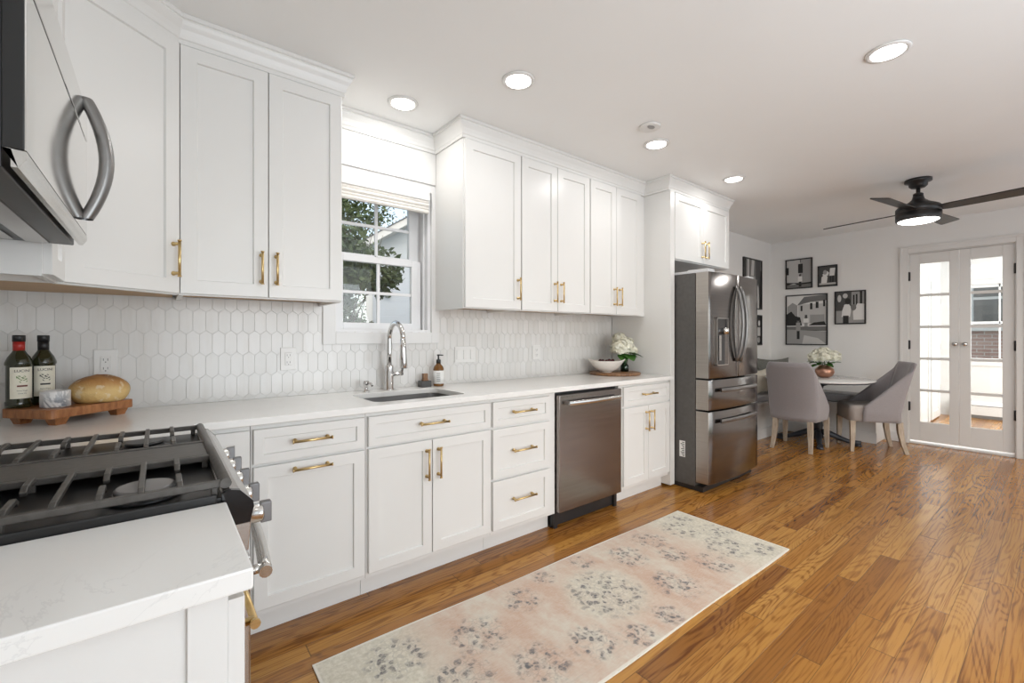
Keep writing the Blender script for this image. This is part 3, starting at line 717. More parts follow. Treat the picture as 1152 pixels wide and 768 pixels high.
b = MB(); b.tube([(fx + .02, fy, 1.01), (fx + .085, fy, 1.01)], .0135, 14); b.tube([(fx + .078, fy, 1.01), (fx + .085, fy - .003, 1.05), (fx + .098, fy - .008, 1.095)], [.010, .0075, .0065], 10); b.build('faucet_lever', 'chrome', t)
t = thing('soap_dispenser', 'small chrome soap dispenser left of the faucet', 'soap dispenser', (.945, 2.545, .914))
b = MB(); b.lathe([(.022, 0), (.020, .006), (.011, .010), (.010, .035), (.017, .040), (.017, .060), (.012, .066)], (.945, 2.545, .914), 20); b.build('dispenser_body', 'chrome', t)
b = MB(); b.tube([(.945, 2.545, .968), (.955, 2.50, .966), (.957, 2.485, .955)], .007); b.build('dispenser_spout', 'chrome', t)
# soap bottle and block
t = thing('soap_bottle', 'amber pump soap bottle with white label right of the sink', 'bottle', (1.428, 2.56, .914))
b = MB(); c0 = (1.428, 2.56, .914); b.lathe([(.030, 0), (.034, .003), (.0345, .012), (.0345, .112), (.028, .130), (.016, .142), (.013, .150)], c0, 24); b.build('bottle_body', 'amber', t)
b = MB(); b.lathe([(.0348, .018), (.0352, .018), (.0352, .102), (.0348, .102)], c0, 24); b.cur = 1
for k in range(5):
    aa = math.radians(-128); b.box(-.012, .012, -.0356, -.035, .035 + k * .012, .038 + k * .012, Matrix.Translation(c0) @ Matrix.Rotation(math.radians(-30), 4, 'Z'))
b.build('bottle_label', ['labelw', 'ink'], t)
b = MB(); b.lathe([(.015, .148), (.015, .170), (.006, .176), (.005, .196), (.010, .198), (.010, .206)], c0, 16); b.tube([(1.428, 2.56, 1.117), (1.445, 2.53, 1.115)], .004); b.build('pump', 'blackcap', t)
t = thing('candle_holder', 'small dark square box with wooden block on top beside soap bottle', 'candle', (1.335, 2.57, .914))
b = MB(); b.box(1.300, 1.370, 2.545, 2.60, .914, .954); b.build('stone_box', 'g1', t, bevel=.003)
b = MB(); b.box(1.319, 1.355, 2.555, 2.59, .954, .962); b.box(1.322, 1.352, 2.558, 2.588, .962, 1.0); b.build('wooden_block', 'wood2', t, bevel=.003)

# ------------------------------------------------------------------ serving board, bottles, bread
near = Vector((-.300, 2.262)); ang = math.radians(43); e1 = Vector((math.cos(ang), math.sin(ang))); e2 = Vector((-math.sin(ang), math.cos(ang)))
TBd = frame((near.x, near.y, .914), (e1.x, e1.y, 0), (e2.x, e2.y, 0))
t = thing('serving_board', 'footed cherry wood serving board on the corner countertop', 'serving board', (near.x, near.y, .914))
b = MB(); b.prism(rrect(0, .305, 0, .225, .02, 4), .026, .060, TBd); b.build('board_top', 'wood', t, bevel=.003)
for fx_, fy_ in ((.045, .035), (.262, .035), (.045, .19), (.262, .19)):
    b = MB(); b.add([(fx_ + sx_ * w_, fy_ + sy_ * w_, zz) for zz, w_ in ((0, .016), (.0265, .024)) for sx_, sy_ in ((-1, -1), (1, -1), (1, 1), (-1, 1))],
                    [(3, 2, 1, 0), (4, 5, 6, 7), (0, 1, 5, 4), (1, 2, 6, 5), (2, 3, 7, 6), (3, 0, 4, 7)], TBd); b.build('board_foot', 'wood', t)
BZ = .9745
def text_mesh(s, size):
    cu = bpy.data.curves.new('tx', 'FONT'); cu.body = s; cu.size = size; cu.align_x = 'CENTER'
    o = bpy.data.objects.new('tx', cu); COL.objects.link(o); bpy.context.view_layer.update()
    me = bpy.data.meshes.new_from_object(o.evaluated_get(bpy.context.evaluated_depsgraph_get())); vs = [tuple(v.co) for v in me.vertices]; fs = [list(p.vertices) for p in me.polygons]
    bpy.data.objects.remove(o); bpy.data.curves.remove(cu); bpy.data.meshes.remove(me); return vs, fs
def oil_bottle(x, y, label, neckm, bandm, texta):
    t = thing('oil_bottle', label, 'bottle', (x, y, BZ), texta)
    c0 = (x, y, BZ); r = .036
    b = MB(); b.lathe([(r - .004, 0), (r + .001, .003), (r + .001, .022), (r - .002, .026), (r - .002, .155), (r + .001, .158), (r + .001, .166), (r - .006, .186), (.020, .203), (.0155, .212), (.0155, .222)], c0, 28); b.build('bottle_glass', 'oilglass', t)
    b = MB(); b.lathe([(.0162, .210), (.0162, .246)], c0, 20); b.build('neck_band', neckm, t)
    b = MB(); b.lathe([(.0175, .244), (.0175, .266), (.016, .268)], c0, 20); b.build('cap', 'blackcap', t)
    # curved front label
    W_ = lambda a, z_: (x + (r - .0008) * math.sin(a + texta), y - (r - .0008) * math.cos(a + texta), BZ + z_)
    b = MB(); b.grid(lambda u, v: W_((u - .5) * 1.9, .035 + .115 * v), 20, 2); lb = b.build('bottle_label', 'label', t, recalc=False)
    b = MB()
    def wrap(vs, z0): return [(x + (r + .0002) * math.sin(p[0] / r + texta), y - (r + .0002) * math.cos(p[0] / r + texta), BZ + z0 + p[1]) for p in vs]
    vs, fs = text_mesh('LUCINI', .0135); b.add(wrap(vs, .132), fs)
    vs, fs = text_mesh('Extra Virgin', .006); b.add(wrap(vs, .062), fs)
    vs, fs = text_mesh('Olive Oil', .006); b.add(wrap(vs, .052), fs)
    rng = random.Random(3); b.cur = 1
    for k in range(16):
        ax, az = rng.uniform(-.015, .015), rng.uniform(.095, .118); q = rng.uniform(0, 6.3); L = .0045
        vs = [(ax + L * math.cos(q), az + L * math.sin(q)), (ax - .0015 * math.sin(q), az + .0015 * math.cos(q)), (ax - L * math.cos(q), az - L * math.sin(q)), (ax + .0015 * math.sin(q), az - .0015 * math.cos(q))]
        b.add(wrap([(p[0], p[1], 0) for p in vs], 0), [(0, 1, 2, 3)])
    b.cur = 2; b.add(wrap([(-.014, .078, 0), (-.005, .078, 0), (.005, .078, 0), (.014, .078, 0), (.014, .084, 0), (.005, .084, 0), (-.005, .084, 0), (-.014, .084, 0)], 0), [(0, 1, 6, 7), (1, 2, 5, 6), (2, 3, 4, 5)])
    b.build('label_print', ['ink', 'olive' if bandm else 'ink', 'inkred' if bandm else 'ink'], lb, recalc=False)
oil_bottle(-.405, 2.432, 'dark oil bottle with red neck band on the serving board', 'red', True, .42)
oil_bottle(-.349, 2.484, 'dark oil bottle with black neck band right of the red-banded one', 'blackcap', False, .30)
b = MB(); b.lathe([(.040, 0), (.042, .003), (.042, .058), (.040, .061), (.033, .061), (.031, .050)], (-.302, 2.372, BZ), 32); t = b.build('salt_cellar', 'marble'); tag(t, 'round grey-veined marble salt cellar in front of the oil bottles', 'salt cellar')
m = mat('bread_crust', (.5, .3, .1), .6); N = NT(m); f = N.noise(N.obj(), 9, 5, .6, .4); z_ = N.sep(N.obj())[2]
c = N.ramp(N.m_('ADD', N.m_('MULTIPLY', N.m_('DIVIDE', z_, .1), .55), N.m_('MULTIPLY', f, .5)), (.2, (.58, .36, .12)), (.5, (.64, .44, .18)), (.68, (.44, .22, .07)), (.88, (.22, .09, .025)))
fl = N.sm(N.noise(N.obj(), 26, 4, .6), .56, .64)
N.put(N.b.inputs['Base Color'], N.mix(N.m_('MULTIPLY', fl, .6), c, (.70, .60, .42))); N.bump(N.noise(N.obj(), 22, 5, .65), .6, .012); M['bread'] = m
bc = (-.187, 2.455, BZ + .040)
def brd(p):
    k = 1 - .10 * max(0, -p.z) ** 2; a = math.atan2(p.y, p.x)
    return k * (1 + .018 * math.sin(3 * a + 1) + .02 * math.sin(5 * p.z + 2 * a)) * (1 - .05 * math.exp(-((p.x * .6 + p.y * .8) / .12) ** 2) * (p.z > .2))
b = MB(); b.ball(bc, .094, .082, .070, 40, None, brd); b.v = [Vector((p.x, p.y, max(p.z, BZ + .0005))) for p in b.v]; tag(b.build('bread_loaf', 'bread'), 'round crusty loaf of bread on the serving board', 'bread')

# ------------------------------------------------------------------ round board, bowl, vase on the right
cx, cy = 3.035, 2.405
t = thing('serving_board', 'round wooden board at the right end of the countertop', 'serving board', (cx, cy, .914))
b = MB(); b.lathe([(.205, 0), (.212, .004), (.212, .018), (.205, .022), (0.0001, .022)], (cx, cy, .914), 48); b.build('board_top', 'wood2', t)
rz_ = .9365
t = thing('fruit_bowl', 'white boat-shaped ceramic bowl on the round board', 'bowl', (cx - .05, cy + .02, rz_))
bx, by = cx - .085, cy + .02
aR = math.radians(-40); u1 = Vector((math.cos(aR), math.sin(aR))); u2 = Vector((-math.sin(aR), math.cos(aR)))
def bowlp(u, v, o_):
    a = 2 * PI * u; s = v ** .55; rr = (.045 + .095 * s) - o_; ex = 1 + .12 * v
    lx = rr * math.cos(a) * ex; ly = rr * math.sin(a) * .8; zz = .005 + .088 * v + .018 * v * (math.cos(a) ** 4) + (o_ * .6)
    return (bx + lx * u1.x + ly * u2.x, by + lx * u1.y + ly * u2.y, rz_ + zz)
b = MB(); b.grid(lambda u, v: bowlp(u, v, 0), 36, 10, None, True); b.grid(lambda u, v: bowlp(u, v, .006), 36, 10, None, True)
b.grid(lambda u, v: bowlp(u, 1, .006 * v), 36, 2, None, True)
b.grid(lambda u, v: (bowlp(u, 0, 0)[0] * v + bx * (1 - v), bowlp(u, 0, 0)[1] * v + by * (1 - v), rz_ + .001 + (bowlp(u, 0, 0)[2] - rz_ - .001) * 1.0), 36, 2, None, True)
b.grid(lambda u, v: (bx + .04 * math.cos(2 * PI * u), by + .04 * math.sin(2 * PI * u), rz_ + .006 * v), 30, 2, None, True); b.build('bowl_body', 'ceramic', t, recalc=False)
rng = random.Random(5); proto = None
for k in range(16):
    a = rng.uniform(0, 6.28); rr = .072 * math.sqrt(rng.random()); px, py = bx + rr * math.cos(a), by + rr * math.sin(a) * .85
    if proto is None:
        b = MB(); b.ball((0, 0, 0), .016, .016, .015, 12); proto = b.build('cherry', 'berry'); o = proto
    else: o = proto.copy(); COL.objects.link(o)
    o.location = (px, py, rz_ + .062 + .02 * rng.random()); tag(o, 'dark cherry heaped in the white ceramic bowl', 'fruit', 'cherries in the white bowl')
def hydrangea(mb, c, r, n, rng):
    for _ in range(n):
        a = rng.uniform(0, 2 * PI); z_ = rng.uniform(-.55, 1); q = math.sqrt(max(0, 1 - z_ * z_)); nrm = Vector((q * math.cos(a), q * math.sin(a), z_))
        p = Vector(c) + nrm * r * rng.uniform(.72, 1.06); up = Vector((0, 0, 1)) if abs(nrm.z) < .9 else Vector((1, 0, 0)); e = nrm.cross(up).normalized(); g_ = nrm.cross(e); ph = rng.uniform(0, 1.5); s_ = r * rng.uniform(.15, .21); nrm = (nrm + Vector((rng.gauss(0, .3), rng.gauss(0, .3), rng.gauss(0, .3)))).normalized()
        for k in range(4):
            d_ = e * math.cos(ph + k * PI / 2) + g_ * math.sin(ph + k * PI / 2); sd = nrm.cross(d_)
            mb.add([p, p + d_ * s_ * .6 + sd * s_ * .42 + nrm * s_ * .15, p + d_ * s_ * 1.1 + nrm * s_ * .1, p + d_ * s_ * .6 - sd * s_ * .42 + nrm * s_ * .15], [(0, 1, 2, 3)])
def leaf(mb, base, dirv, L, w_, droop=.3):
    d_ = Vector(dirv).normalized(); sd = d_.cross(Vector((0, 0, 1))).normalized(); n = 6
    pts = []
    for k in range(n + 1):
        t_ = k / n; wd = w_ * math.sin(PI * min(1, t_ * .92 + .04)) ** .8; c_ = Vector(base) + d_ * L * t_ + Vector((0, 0, -droop * L * t_ * t_)); up_ = Vector((0, 0, .25 * wd))
        pts += [c_ - sd * wd + up_, c_, c_ + sd * wd + up_]
    fs = []
    for k in range(n): o_ = k * 3; fs += [(o_, o_ + 1, o_ + 4, o_ + 3), (o_ + 1, o_ + 2, o_ + 5, o_ + 4)]
    mb.add(pts, fs, None, True)
def bouquet(parent, c, heads, leaves, seed, stem_z):
    rng = random.Random(seed)
    b = MB()
    for h in heads: b.tube([(c[0], c[1], stem_z), (c[0] * .6 + h[0] * .4, c[1] * .6 + h[1] * .4, (stem_z + h[2]) / 2 + .01), h[:3]], .003, 6)
    b.build('stems', 'stem', parent)
    for h in heads:
        b = MB(); b.ball(h[:3], h[3] * .62, h[3] * .62, h[3] * .6, 12); hydrangea(b, h[:3], h[3], 260, rng); b.build('flower_head', 'petal', parent, recalc=False)
    for bs_, dv, L, w_ in leaves:
        b = MB(); leaf(b, bs_, dv, L, w_); b.build('leaf', 'leafd', parent, recalc=False)
vx, vy = 3.128, 2.375
t = thing('flower_vase', 'small green glass vase of white hydrangeas on round board', 'vase of flowers', (vx, vy, rz_))
b = MB(); pr = [(.030, 0), (.034, .004), (.034, .045), (.030, .055), (.022, .062), (.022, .12), (.026, .128)]
b.lathe(pr + [(r - .002, z_) for r, z_ in pr[::-1]], (vx, vy, rz_), 28); b.build('glass_vase', 'vaseglass', t)
b = MB(); b.lathe([(.0315, .003), (.0315, .046), (.0275, .054)], (vx, vy, rz_), 24); b.build('vase_water', 'vaseglass', t)
hz0 = rz_ + .22
bouquet(t, (vx, vy), [(vx - .075, vy - .01, rz_ + .20, .078), (vx + .055, vy + .03, rz_ + .225, .072), (vx - .01, vy + .05, rz_ + .27, .062), (vx + .07, vy - .03, rz_ + .175, .045)],
        [((vx + .01, vy - .01, rz_ + .15), (.7, -.8, .1), .14, .05), ((vx - .01, vy - .02, rz_ + .14), (-.3, -.9, -.1), .11, .055), ((vx, vy, rz_ + .15), (.2, -1, .3), .10, .055),
         ((vx - .02, vy, rz_ + .15), (-.7, -.6, -.3), .10, .05), ((vx, vy - .01, rz_ + .17), (.45, -.8, -.2), .10, .05), ((vx, vy, rz_ + .13), (.5, .5, .1), .09, .03)], 11, rz_ + .01)

# ------------------------------------------------------------------ rug
m = mat('faded_rug', (.6, .5, .42), .95); N = NT(m)
X_, Y_, Z_ = N.sep(N.obj())
RL, RW = 2.42, .715
big = N.noise(stretch(N, N.obj(), 1.6, 1, 1), 3.2, 7, .68); wv = N.noise(stretch(N, N.obj(), 1, 8, 1), 40, 3, .7); sp = N.noise(N.obj(), 60, 4, .7)
c = N.ramp(big, (.40, (.60, .54, .45)), (.50, (.57, .45, .36)), (.60, (.53, .37, .28)))
ax = N.m_('ABSOLUTE', X_); ay = N.m_('ABSOLUTE', Y_)
# pale ends and corners
endm = N.sm(N.m_('ADD', ax, N.m_('MULTIPLY', N.m_('SUBTRACT', big, .5), .5)), .72, .98)
cream = N.mix(N.sm(sp, .35, .65), (.54, .50, .40), (.67, .63, .53))
c = N.mix(endm, c, cream)
def gauss(cx_, cy_, r, soft):
    dx = N.m_('DIVIDE', N.m_('SUBTRACT', X_, cx_), r); dy = N.m_('DIVIDE', N.m_('SUBTRACT', Y_, cy_), r)
    d = N.m_('SQRT', N.m_('ADD', N.m_('MULTIPLY', dx, dx), N.m_('MULTIPLY', dy, dy)))
    return N.sm(d, 1.0, soft)
# central pale medallion
med = gauss(.03, 0, .26, .55); c = N.mix(N.m_('MULTIPLY', med, .75), c, cream)
# petals : voronoi cells
dn = N.n('ShaderNodeTexNoise'); N.put(dn.inputs['Vector'], N.obj()); dn.inputs['Scale'].default_value = 22; dn.inputs['Detail'].default_value = 2
va = N.n('ShaderNodeVectorMath', operation='MULTIPLY_ADD'); N.put(va.inputs[0], dn.outputs['Color']); va.inputs[1].default_value = (.05, .05, .05); N.put(va.inputs[2], N.obj()); dv = va.outputs[0]
vo = N.n('ShaderNodeTexVoronoi'); N.put(vo.inputs['Vector'], dv); vo.inputs['Scale'].default_value = 34; vo.feature = 'F1'
vod = vo.outputs['Distance']; vcol = N.sep(vo.outputs['Color'])[0]
petal = N.m_('MULTIPLY', N.sm(vod, .62, .34), N.sm(vcol, .34, .42))
vo2 = N.n('ShaderNodeTexVoronoi'); N.put(vo2.inputs['Vector'], dv); vo2.inputs['Scale'].default_value = 34; vo2.feature = 'DISTANCE_TO_EDGE'
outl = N.sm(vo2.outputs['Distance'], .10, .04)
clusters = [(-.62, .12, .14), (-.52, -.16, .13), (-.33, .20, .11), (-.28, -.20, .12), (.40, .16, .13), (.36, -.16, .14), (.62, .02, .10), (.66, .20, .12), (.72, -.17, .12), (-.80, -.05, .14), (-.95, .2, .14), (-.95, -.2, .14), (.95, .17, .14), (.95, -.12, .15), (.03, 0, .22), (.15, .27, .08), (.12, -.28, .08), (-.1, -.28, .09), (-.12, .28, .07), (-1.1, 0, .13), (1.1, .02, .12), (1.08, .25, .1), (1.08, -.26, .1)]
mask = None
for q in clusters:
    g_ = gauss(q[0], q[1], q[2] * 1.05, .55); mask = g_ if mask is None else N.m_('MAXIMUM', mask, g_)
fl = N.m_('MULTIPLY', mask, N.m_('MAXIMUM', N.m_('MULTIPLY', petal, 1.0), N.m_('MULTIPLY', outl, .3)))
fade = N.sm(sp, .30, .62)
c = N.mix(N.m_('MULTIPLY', fl, N.m_('ADD', .12, N.m_('MULTIPLY', fade, .88))), c, (.12, .115, .12))
# border line pattern
bl = N.m_('MAXIMUM', N.m_('MULTIPLY', N.sm(ax, RL / 2 - .135, RL / 2 - .13), N.sm(ax, RL / 2 - .12, RL / 2 - .125)), N.m_('MULTIPLY', N.sm(ay, RW / 2 - .07, RW / 2 - .067), N.sm(ay, RW / 2 - .06, RW / 2 - .063)))
c = N.mix(N.m_('MULTIPLY', bl, N.m_('MULTIPLY', fade, .22)), c, (.36, .33, .28))
edge = N.m_('MAXIMUM', N.sm(ax, RL / 2 - .012, RL / 2 - .008), N.sm(ay, RW / 2 - .008, RW / 2 - .005)); c = N.mix(edge, c, (.70, .66, .58))
c = N.mix(N.m_('MULTIPLY', N.sm(wv, .4, .7), .22), c, (.72, .69, .63))
N.put(N.b.inputs['Base Color'], c); N.bump(wv, .3, .002); M['rug'] = m
bm = bmesh.new(); bmesh.ops.create_grid(bm, x_segments=60, y_segments=20, size=.5)
for v in bm.verts:
    v.co.x *= RL; v.co.y *= RW; v.co.y += .004 * math.sin(v.co.x * 5)
r_ = bmesh.ops.extrude_face_region(bm, geom=bm.faces[:])
for v in [g_ for g_ in r_['geom'] if isinstance(g_, bmesh.types.BMVert)]: v.co.z += .006
bmesh.ops.recalc_face_normals(bm, faces=bm.faces)
me = bpy.data.meshes.new('runner_rug'); bm.to_mesh(me); bm.free(); me.materials.append(M['rug'])
o = bpy.data.objects.new('runner_rug', me); COL.objects.link(o); o.location = (1.655, 1.388, .0008); o.rotation_euler = (0, 0, math.radians(-1.0)); tag(o, 'faded cream and pink floral runner rug on the oak floor', 'rug')

# ------------------------------------------------------------------ downlights, smoke alarm
proto = None
LBL = ['recessed ceiling light, second from the left corner cabinet, above the sink side', 'recessed ceiling light closest to the window crown moulding', 'recessed ceiling light beside the ceiling alarm', 'recessed ceiling light nearest the fridge cabinet', 'lone recessed ceiling light at the upper right, away from cabinets', 'recessed ceiling light outside the frame above the camera']
LBL[0] = 'recessed ceiling light above the floor in front of the sink'
for i, (lx, ly) in enumerate(DOWN):
    t = thing('ceiling_light', LBL[i], 'ceiling light', (lx, ly, CEIL - .004), 0, 'recessed ceiling lights')
    b = MB(); b.lathe([(.062, -.0), (.068, -.006), (.082, -.004), (.084, .003)], (lx, ly, CEIL - .004), 40); b.build('trim_ring', 'plastic', t)
    b = MB(); b.lathe([(.0001, -.0045), (.063, -.0045), (.063, .002)], (lx, ly, CEIL - .005), 40); b.build('light_diffuser', 'emit', t)
    a_ = area('downlight', (lx, ly, CEIL - .016), (0, 0, 0), .12, .12, DOWN_POWER, WARM, 'DISK'); a_.parent = t; a_.location = (0, 0, -.014)
t = thing('smoke_alarm', 'small round white ceiling sensor beside a recessed light', 'smoke alarm', (2.40, 1.63, CEIL - .001))
b = MB(); b.lathe([(.055, -.012), (.064, -.010), (.066, 0)], (2.40, 1.63, CEIL - .001), 32); b.build('alarm_base', 'plastic', t)
b = MB(); b.lathe([(.0001, -.016), (.026, -.016), (.030, -.012)], (2.39, 1.615, CEIL - .001), 24, sy=.6); b.build('alarm_sensor', 'g3', t)

# ------------------------------------------------------------------ ceiling fan
fc = (4.97, .785)
t = thing('ceiling_fan', 'black four-blade ceiling fan with round light', 'ceiling fan', (fc[0], fc[1], CEIL))
b = MB(); b.lathe([(.020, -.075), (.045, -.070), (.060, -.055), (.062, -.030), (.088, -.022), (.088, -.001)], (fc[0], fc[1], CEIL), 32); b.build('canopy', 'blackmetal', t)
b = MB(); b.tube([(fc[0], fc[1], CEIL - .07), (fc[0], fc[1], CEIL - .15)], .014); b.build('downrod', 'blackmetal', t)
b = MB(); b.lathe([(.034, -.135), (.038, -.155), (.044, -.17), (.075, -.195), (.135, -.225), (.147, -.24), (.147, -.275), (.140, -.277), (.140, -.283), (.147, -.285), (.147, -.335), (.142, -.345)], (fc[0], fc[1], CEIL), 48)
b.lathe([(.034, -.134), (.034, -.12), (.025, -.115)], (fc[0], fc[1], CEIL), 24); b.build('motor_housing', 'blackmetal', t)
b = MB(); b.lathe([(.0001, -.362), (.06, -.361), (.11, -.356), (.134, -.344), (.136, -.338)], (fc[0], fc[1], CEIL), 48); b.build('fan_light', 'emit', t)
for ad in (81, 171, 261, 351):
    a = math.radians(ad); T_ = Matrix.Translation((fc[0], fc[1], CEIL - .265)) @ Matrix.Rotation(a, 4, 'Z') @ Matrix.Rotation(math.radians(-13), 4, 'X').inverted()
    T_ = Matrix.Translation((fc[0], fc[1], CEIL - .265)) @ Matrix.Rotation(a, 4, 'Z') @ Matrix.Rotation(math.radians(-13), 4, 'X')
    b = MB(); b.prism([(.10, -.030), (.18, -.052), (.70, -.064), (.715, -.055), (.695, .055), (.68, .062), (.18, .052), (.10, .030)], -.004, .004, T_); b.build('fan_blade', 'blackmetal', t, bevel=.002)
a_ = area('fan_lamp', (0, 0, 0), (0, 0, 0), .24, .24, 5, WARM, 'DISK'); a_.parent = t; a_.location = (0, 0, -.37)

# ------------------------------------------------------------------ picture frames
def picture(T, a0, a1, z0, z1, label, shapes, bg):
    """T maps (along, out, up)"""
    mm = T @ Vector(((a0 + a1) / 2, 0, z0)); t = thing('picture_frame', label, 'picture', mm, 0, None)
    fw = .014; d = .022; b = MB()
    b.box(a0, a0 + fw, .001, d, z0, z1, T); b.box(a1 - fw, a1, .001, d, z0, z1, T); b.box(a0 + fw, a1 - fw, .001, d, z0, z0 + fw, T); b.box(a0 + fw, a1 - fw, .001, d, z1 - fw, z1, T)
    b.build('frame', 'blackmetal', t)
    b = MB(); b.cur = bg; A0, A1, Z0, Z1 = a0 + fw, a1 - fw, z0 + fw, z1 - fw; b.box(A0, A1, .001, .010, Z0, Z1, T)
    for i, (g_, pts) in enumerate(shapes):
        b.cur = g_; yy = .0102 + .0001 * i
        pts = [(A0 + (A1 - A0) * min(1, max(0, p[0])), Z0 + (Z1 - Z0) * min(1, max(0, p[1]))) for p in pts]
        b.add([(p[0], yy, p[1]) for p in pts], [tuple(range(len(pts)))], T)
    b.build('photograph', ['g%d' % k for k in range(6)], t)
def R(x0, y0, x1, y1): return [(x0, y0), (x1, y0), (x1, y1), (x0, y1)]
def EL(cx_, cy_, rx, ry, n=12): return [(cx_ + rx * math.cos(2 * PI * k / n), cy_ + ry * math.sin(2 * PI * k / n)) for k in range(n)]
# along direction on the far wall: -Y (left to right as seen)
TF = frame((XF, 0, 0), (0, -1, 0), (-1, 0, 0))
def figure(cx_, base, h, body=5, legs=0, w_=.05): return [(legs, R(cx_ - w_ * .6, base, cx_ + w_ * .6, base + h * .45)), (body, [(cx_ - w_, base + h * .4), (cx_ + w_, base + h * .4), (cx_ + w_ * .9, base + h * .82), (cx_ - w_ * .9, base + h * .82)]), (2, EL(cx_, base + h * .9, w_ * .55, h * .09)), (0, EL(cx_, base + h * .95, w_ * .55, h * .05))]
picture(TF, -2.45, -2.128, 1.885, 2.29, 'framed black and white photo, upper left of the four on far wall',
        [(4, R(0, .12, 1, 1)), (3, R(.55, .12, 1, 1)), (0, R(0, .48, .08, .75)), (0, R(.47, .52, .66, .85)), (1, R(.55, .9, .58, 1)), (2, R(0, 0, 1, .12)), (0, [(0, .1), (.3, .16), (.45, .1), (1, .12), (1, .18), (.6, .16), (0, .2)])] + figure(.55, .03, .45, 5, 0, .09), 4)
picture(TF, -2.066, -1.85, 1.885, 2.16, 'small framed black and white photo right of the upper left one',
        [(1, R(0, 0, 1, 1)), (5, [(.12, .1), (.45, .1), (.5, .45), (.35, .6), (.15, .45)]), (5, [(.2, .6), (.5, .75), (.6, .65), (.5, .5), (.25, .5)]), (3, EL(.35, .70, .12, .12)), (5, [(.6, .5), (.9, .5), (.95, .9), (.65, .9)]), (0, R(.62, .15, .72, .5)), (0, R(.76, .15, .86, .5)), (4, R(0, .05, 1, .14))], 1)
picture(TF, -2.45, -1.956, 1.12, 1.80, 'largest framed photo showing a house on a street, far wall',
        [(5, R(0, .4, 1, 1)), (3, [(.02, .5), (.02, .78), (.15, .86), (.28, .8), (.28, .5)]), (4, R(.3, .42, 1, .82)), (2, [(.27, .80), (.45, .97), (1, 1), (1, .88), (.6, .86)]), (0, R(.36, .68, .41, .79)), (0, R(.60, .71, .66, .84)), (0, R(.74, .73, .81, .86)), (0, R(.92, .76, .97, .89)), (1, R(.47, .55, .53, .6)),
         (3, R(.6, .42, .95, .6)), (0, [(0, .38), (0, .62), (.12, .68), (.22, .58), (.35, .55), (.4, .38)]), (0, [(.55, .38), (.7, .44), (.95, .46), (1, .38)]), (2, R(0, .28, 1, .36)), (1, R(0, .27, 1, .285)), (3, [(0, 0), (1, 0), (1, .26), (0, .3)]), (4, [(.4, 0), (1, 0), (.8, .12), (.45, .18)])] + figure(.30, .1, .42, 3, 0, .06) + figure(.5, .36, .2, 5, 3, .07), 5)
picture(TF, -1.879, -1.556, 1.39, 1.81, 'framed black and white wedding photo right of the street photo',
        [(3, R(0, 0, 1, 1)), (1, R(0, .4, .55, 1)), (4, EL(.12, .8, .07, .12)), (4, EL(.33, .88, .09, .08)), (0, R(.6, .5, .66, .9)), (0, R(.7, .55, .76, .92)), (0, R(.84, .5, .92, 1)), (5, [(.2, .2), (.5, .2), (.55, .5), (.45, .62), (.3, .6), (.22, .4)]), (0, R(.25, 0, .45, .24)), (0, EL(.42, .7, .1, .1)), (5, [(.62, .1), (1, .1), (1, .6), (.75, .62), (.6, .35)]), (2, EL(.62, .5, .1, .1))], 3)
TW = FY(W)
picture(TW, 5.93, 6.477, 1.60, 2.27, 'tall framed photo on the back wall just right of the fridge',
        [(2, R(0, 0, 1, 1)), (0, R(0, 0, .12, 1)), (4, R(.2, .55, .3, 1)), (4, [(.38, .6), (.45, 1), (.6, 1), (.55, .6)]), (3, [(.3, .45), (.42, .68), (.65, .66), (.68, .5)]), (4, [(.25, 0), (.9, 0), (.85, .45), (.6, .56), (.3, .48)]), (0, R(.88, 0, 1, .8)), (1, R(.68, .5, .95, 1))], 2)
picture(TW, 5.95, 6.477, 1.115, 1.525, 'lower framed photo on the back wall beside the fridge edge',
        [(1, R(0, 0, 1, 1)), (0, R(.7, 0, 1, 1)), (5, EL(.88, .75, .06, .1)), (4, R(.78, .3, .95, .6)), (3, EL(.85, .15, .1, .1)), (4, EL(.3, .5, .2, .3))], 1)

# ------------------------------------------------------------------ bench
t = thing('built_in_bench', 'white built-in corner bench along the two walls', 'bench', (6.6, 2.45, 0))
b = MB(); b.box(4.75, XF - .001, 2.32, W - .001, 0, .415); b.box(6.46, XF - .001, 1.385, 2.32, 0, .415); b.build('bench_base', 'trim', t, bevel=.003)
b = MB(); b.box(4.745, 6.46, 2.305, 2.32, 0, .12); b.box(6.445, 6.46, 1.375, 2.305, 0, .12); b.build('bench_skirting', 'trim', t, bevel=.003)
b = MB(); b.prism([(4.735, 2.30), (6.435, 2.30), (6.435, 1.375), (XF - .001, 1.375), (XF - .001, W - .001), (4.735, W - .001)], .415, .437); b.build('bench_top', 'trim', t, bevel=.004)
b = MB(); b.prism([(4.75, 2.315), (6.45, 2.315), (6.45, W - .01), (4.75, W - .01)], .4375, .51); tag(b.build('seat_cushion', 'cushion', bevel=.018), 'grey seat cushion on the bench along the back wall', 'cushion')
b = MB(); b.prism([(6.455, 1.40), (XF - .01, 1.40), (XF - .01, W - .01), (6.455, W - .01)], .4375, .54); tag(b.build('seat_cushion', 'cushion', bevel=.018), 'grey seat cushion on the bench under the framed photos', 'cushion')
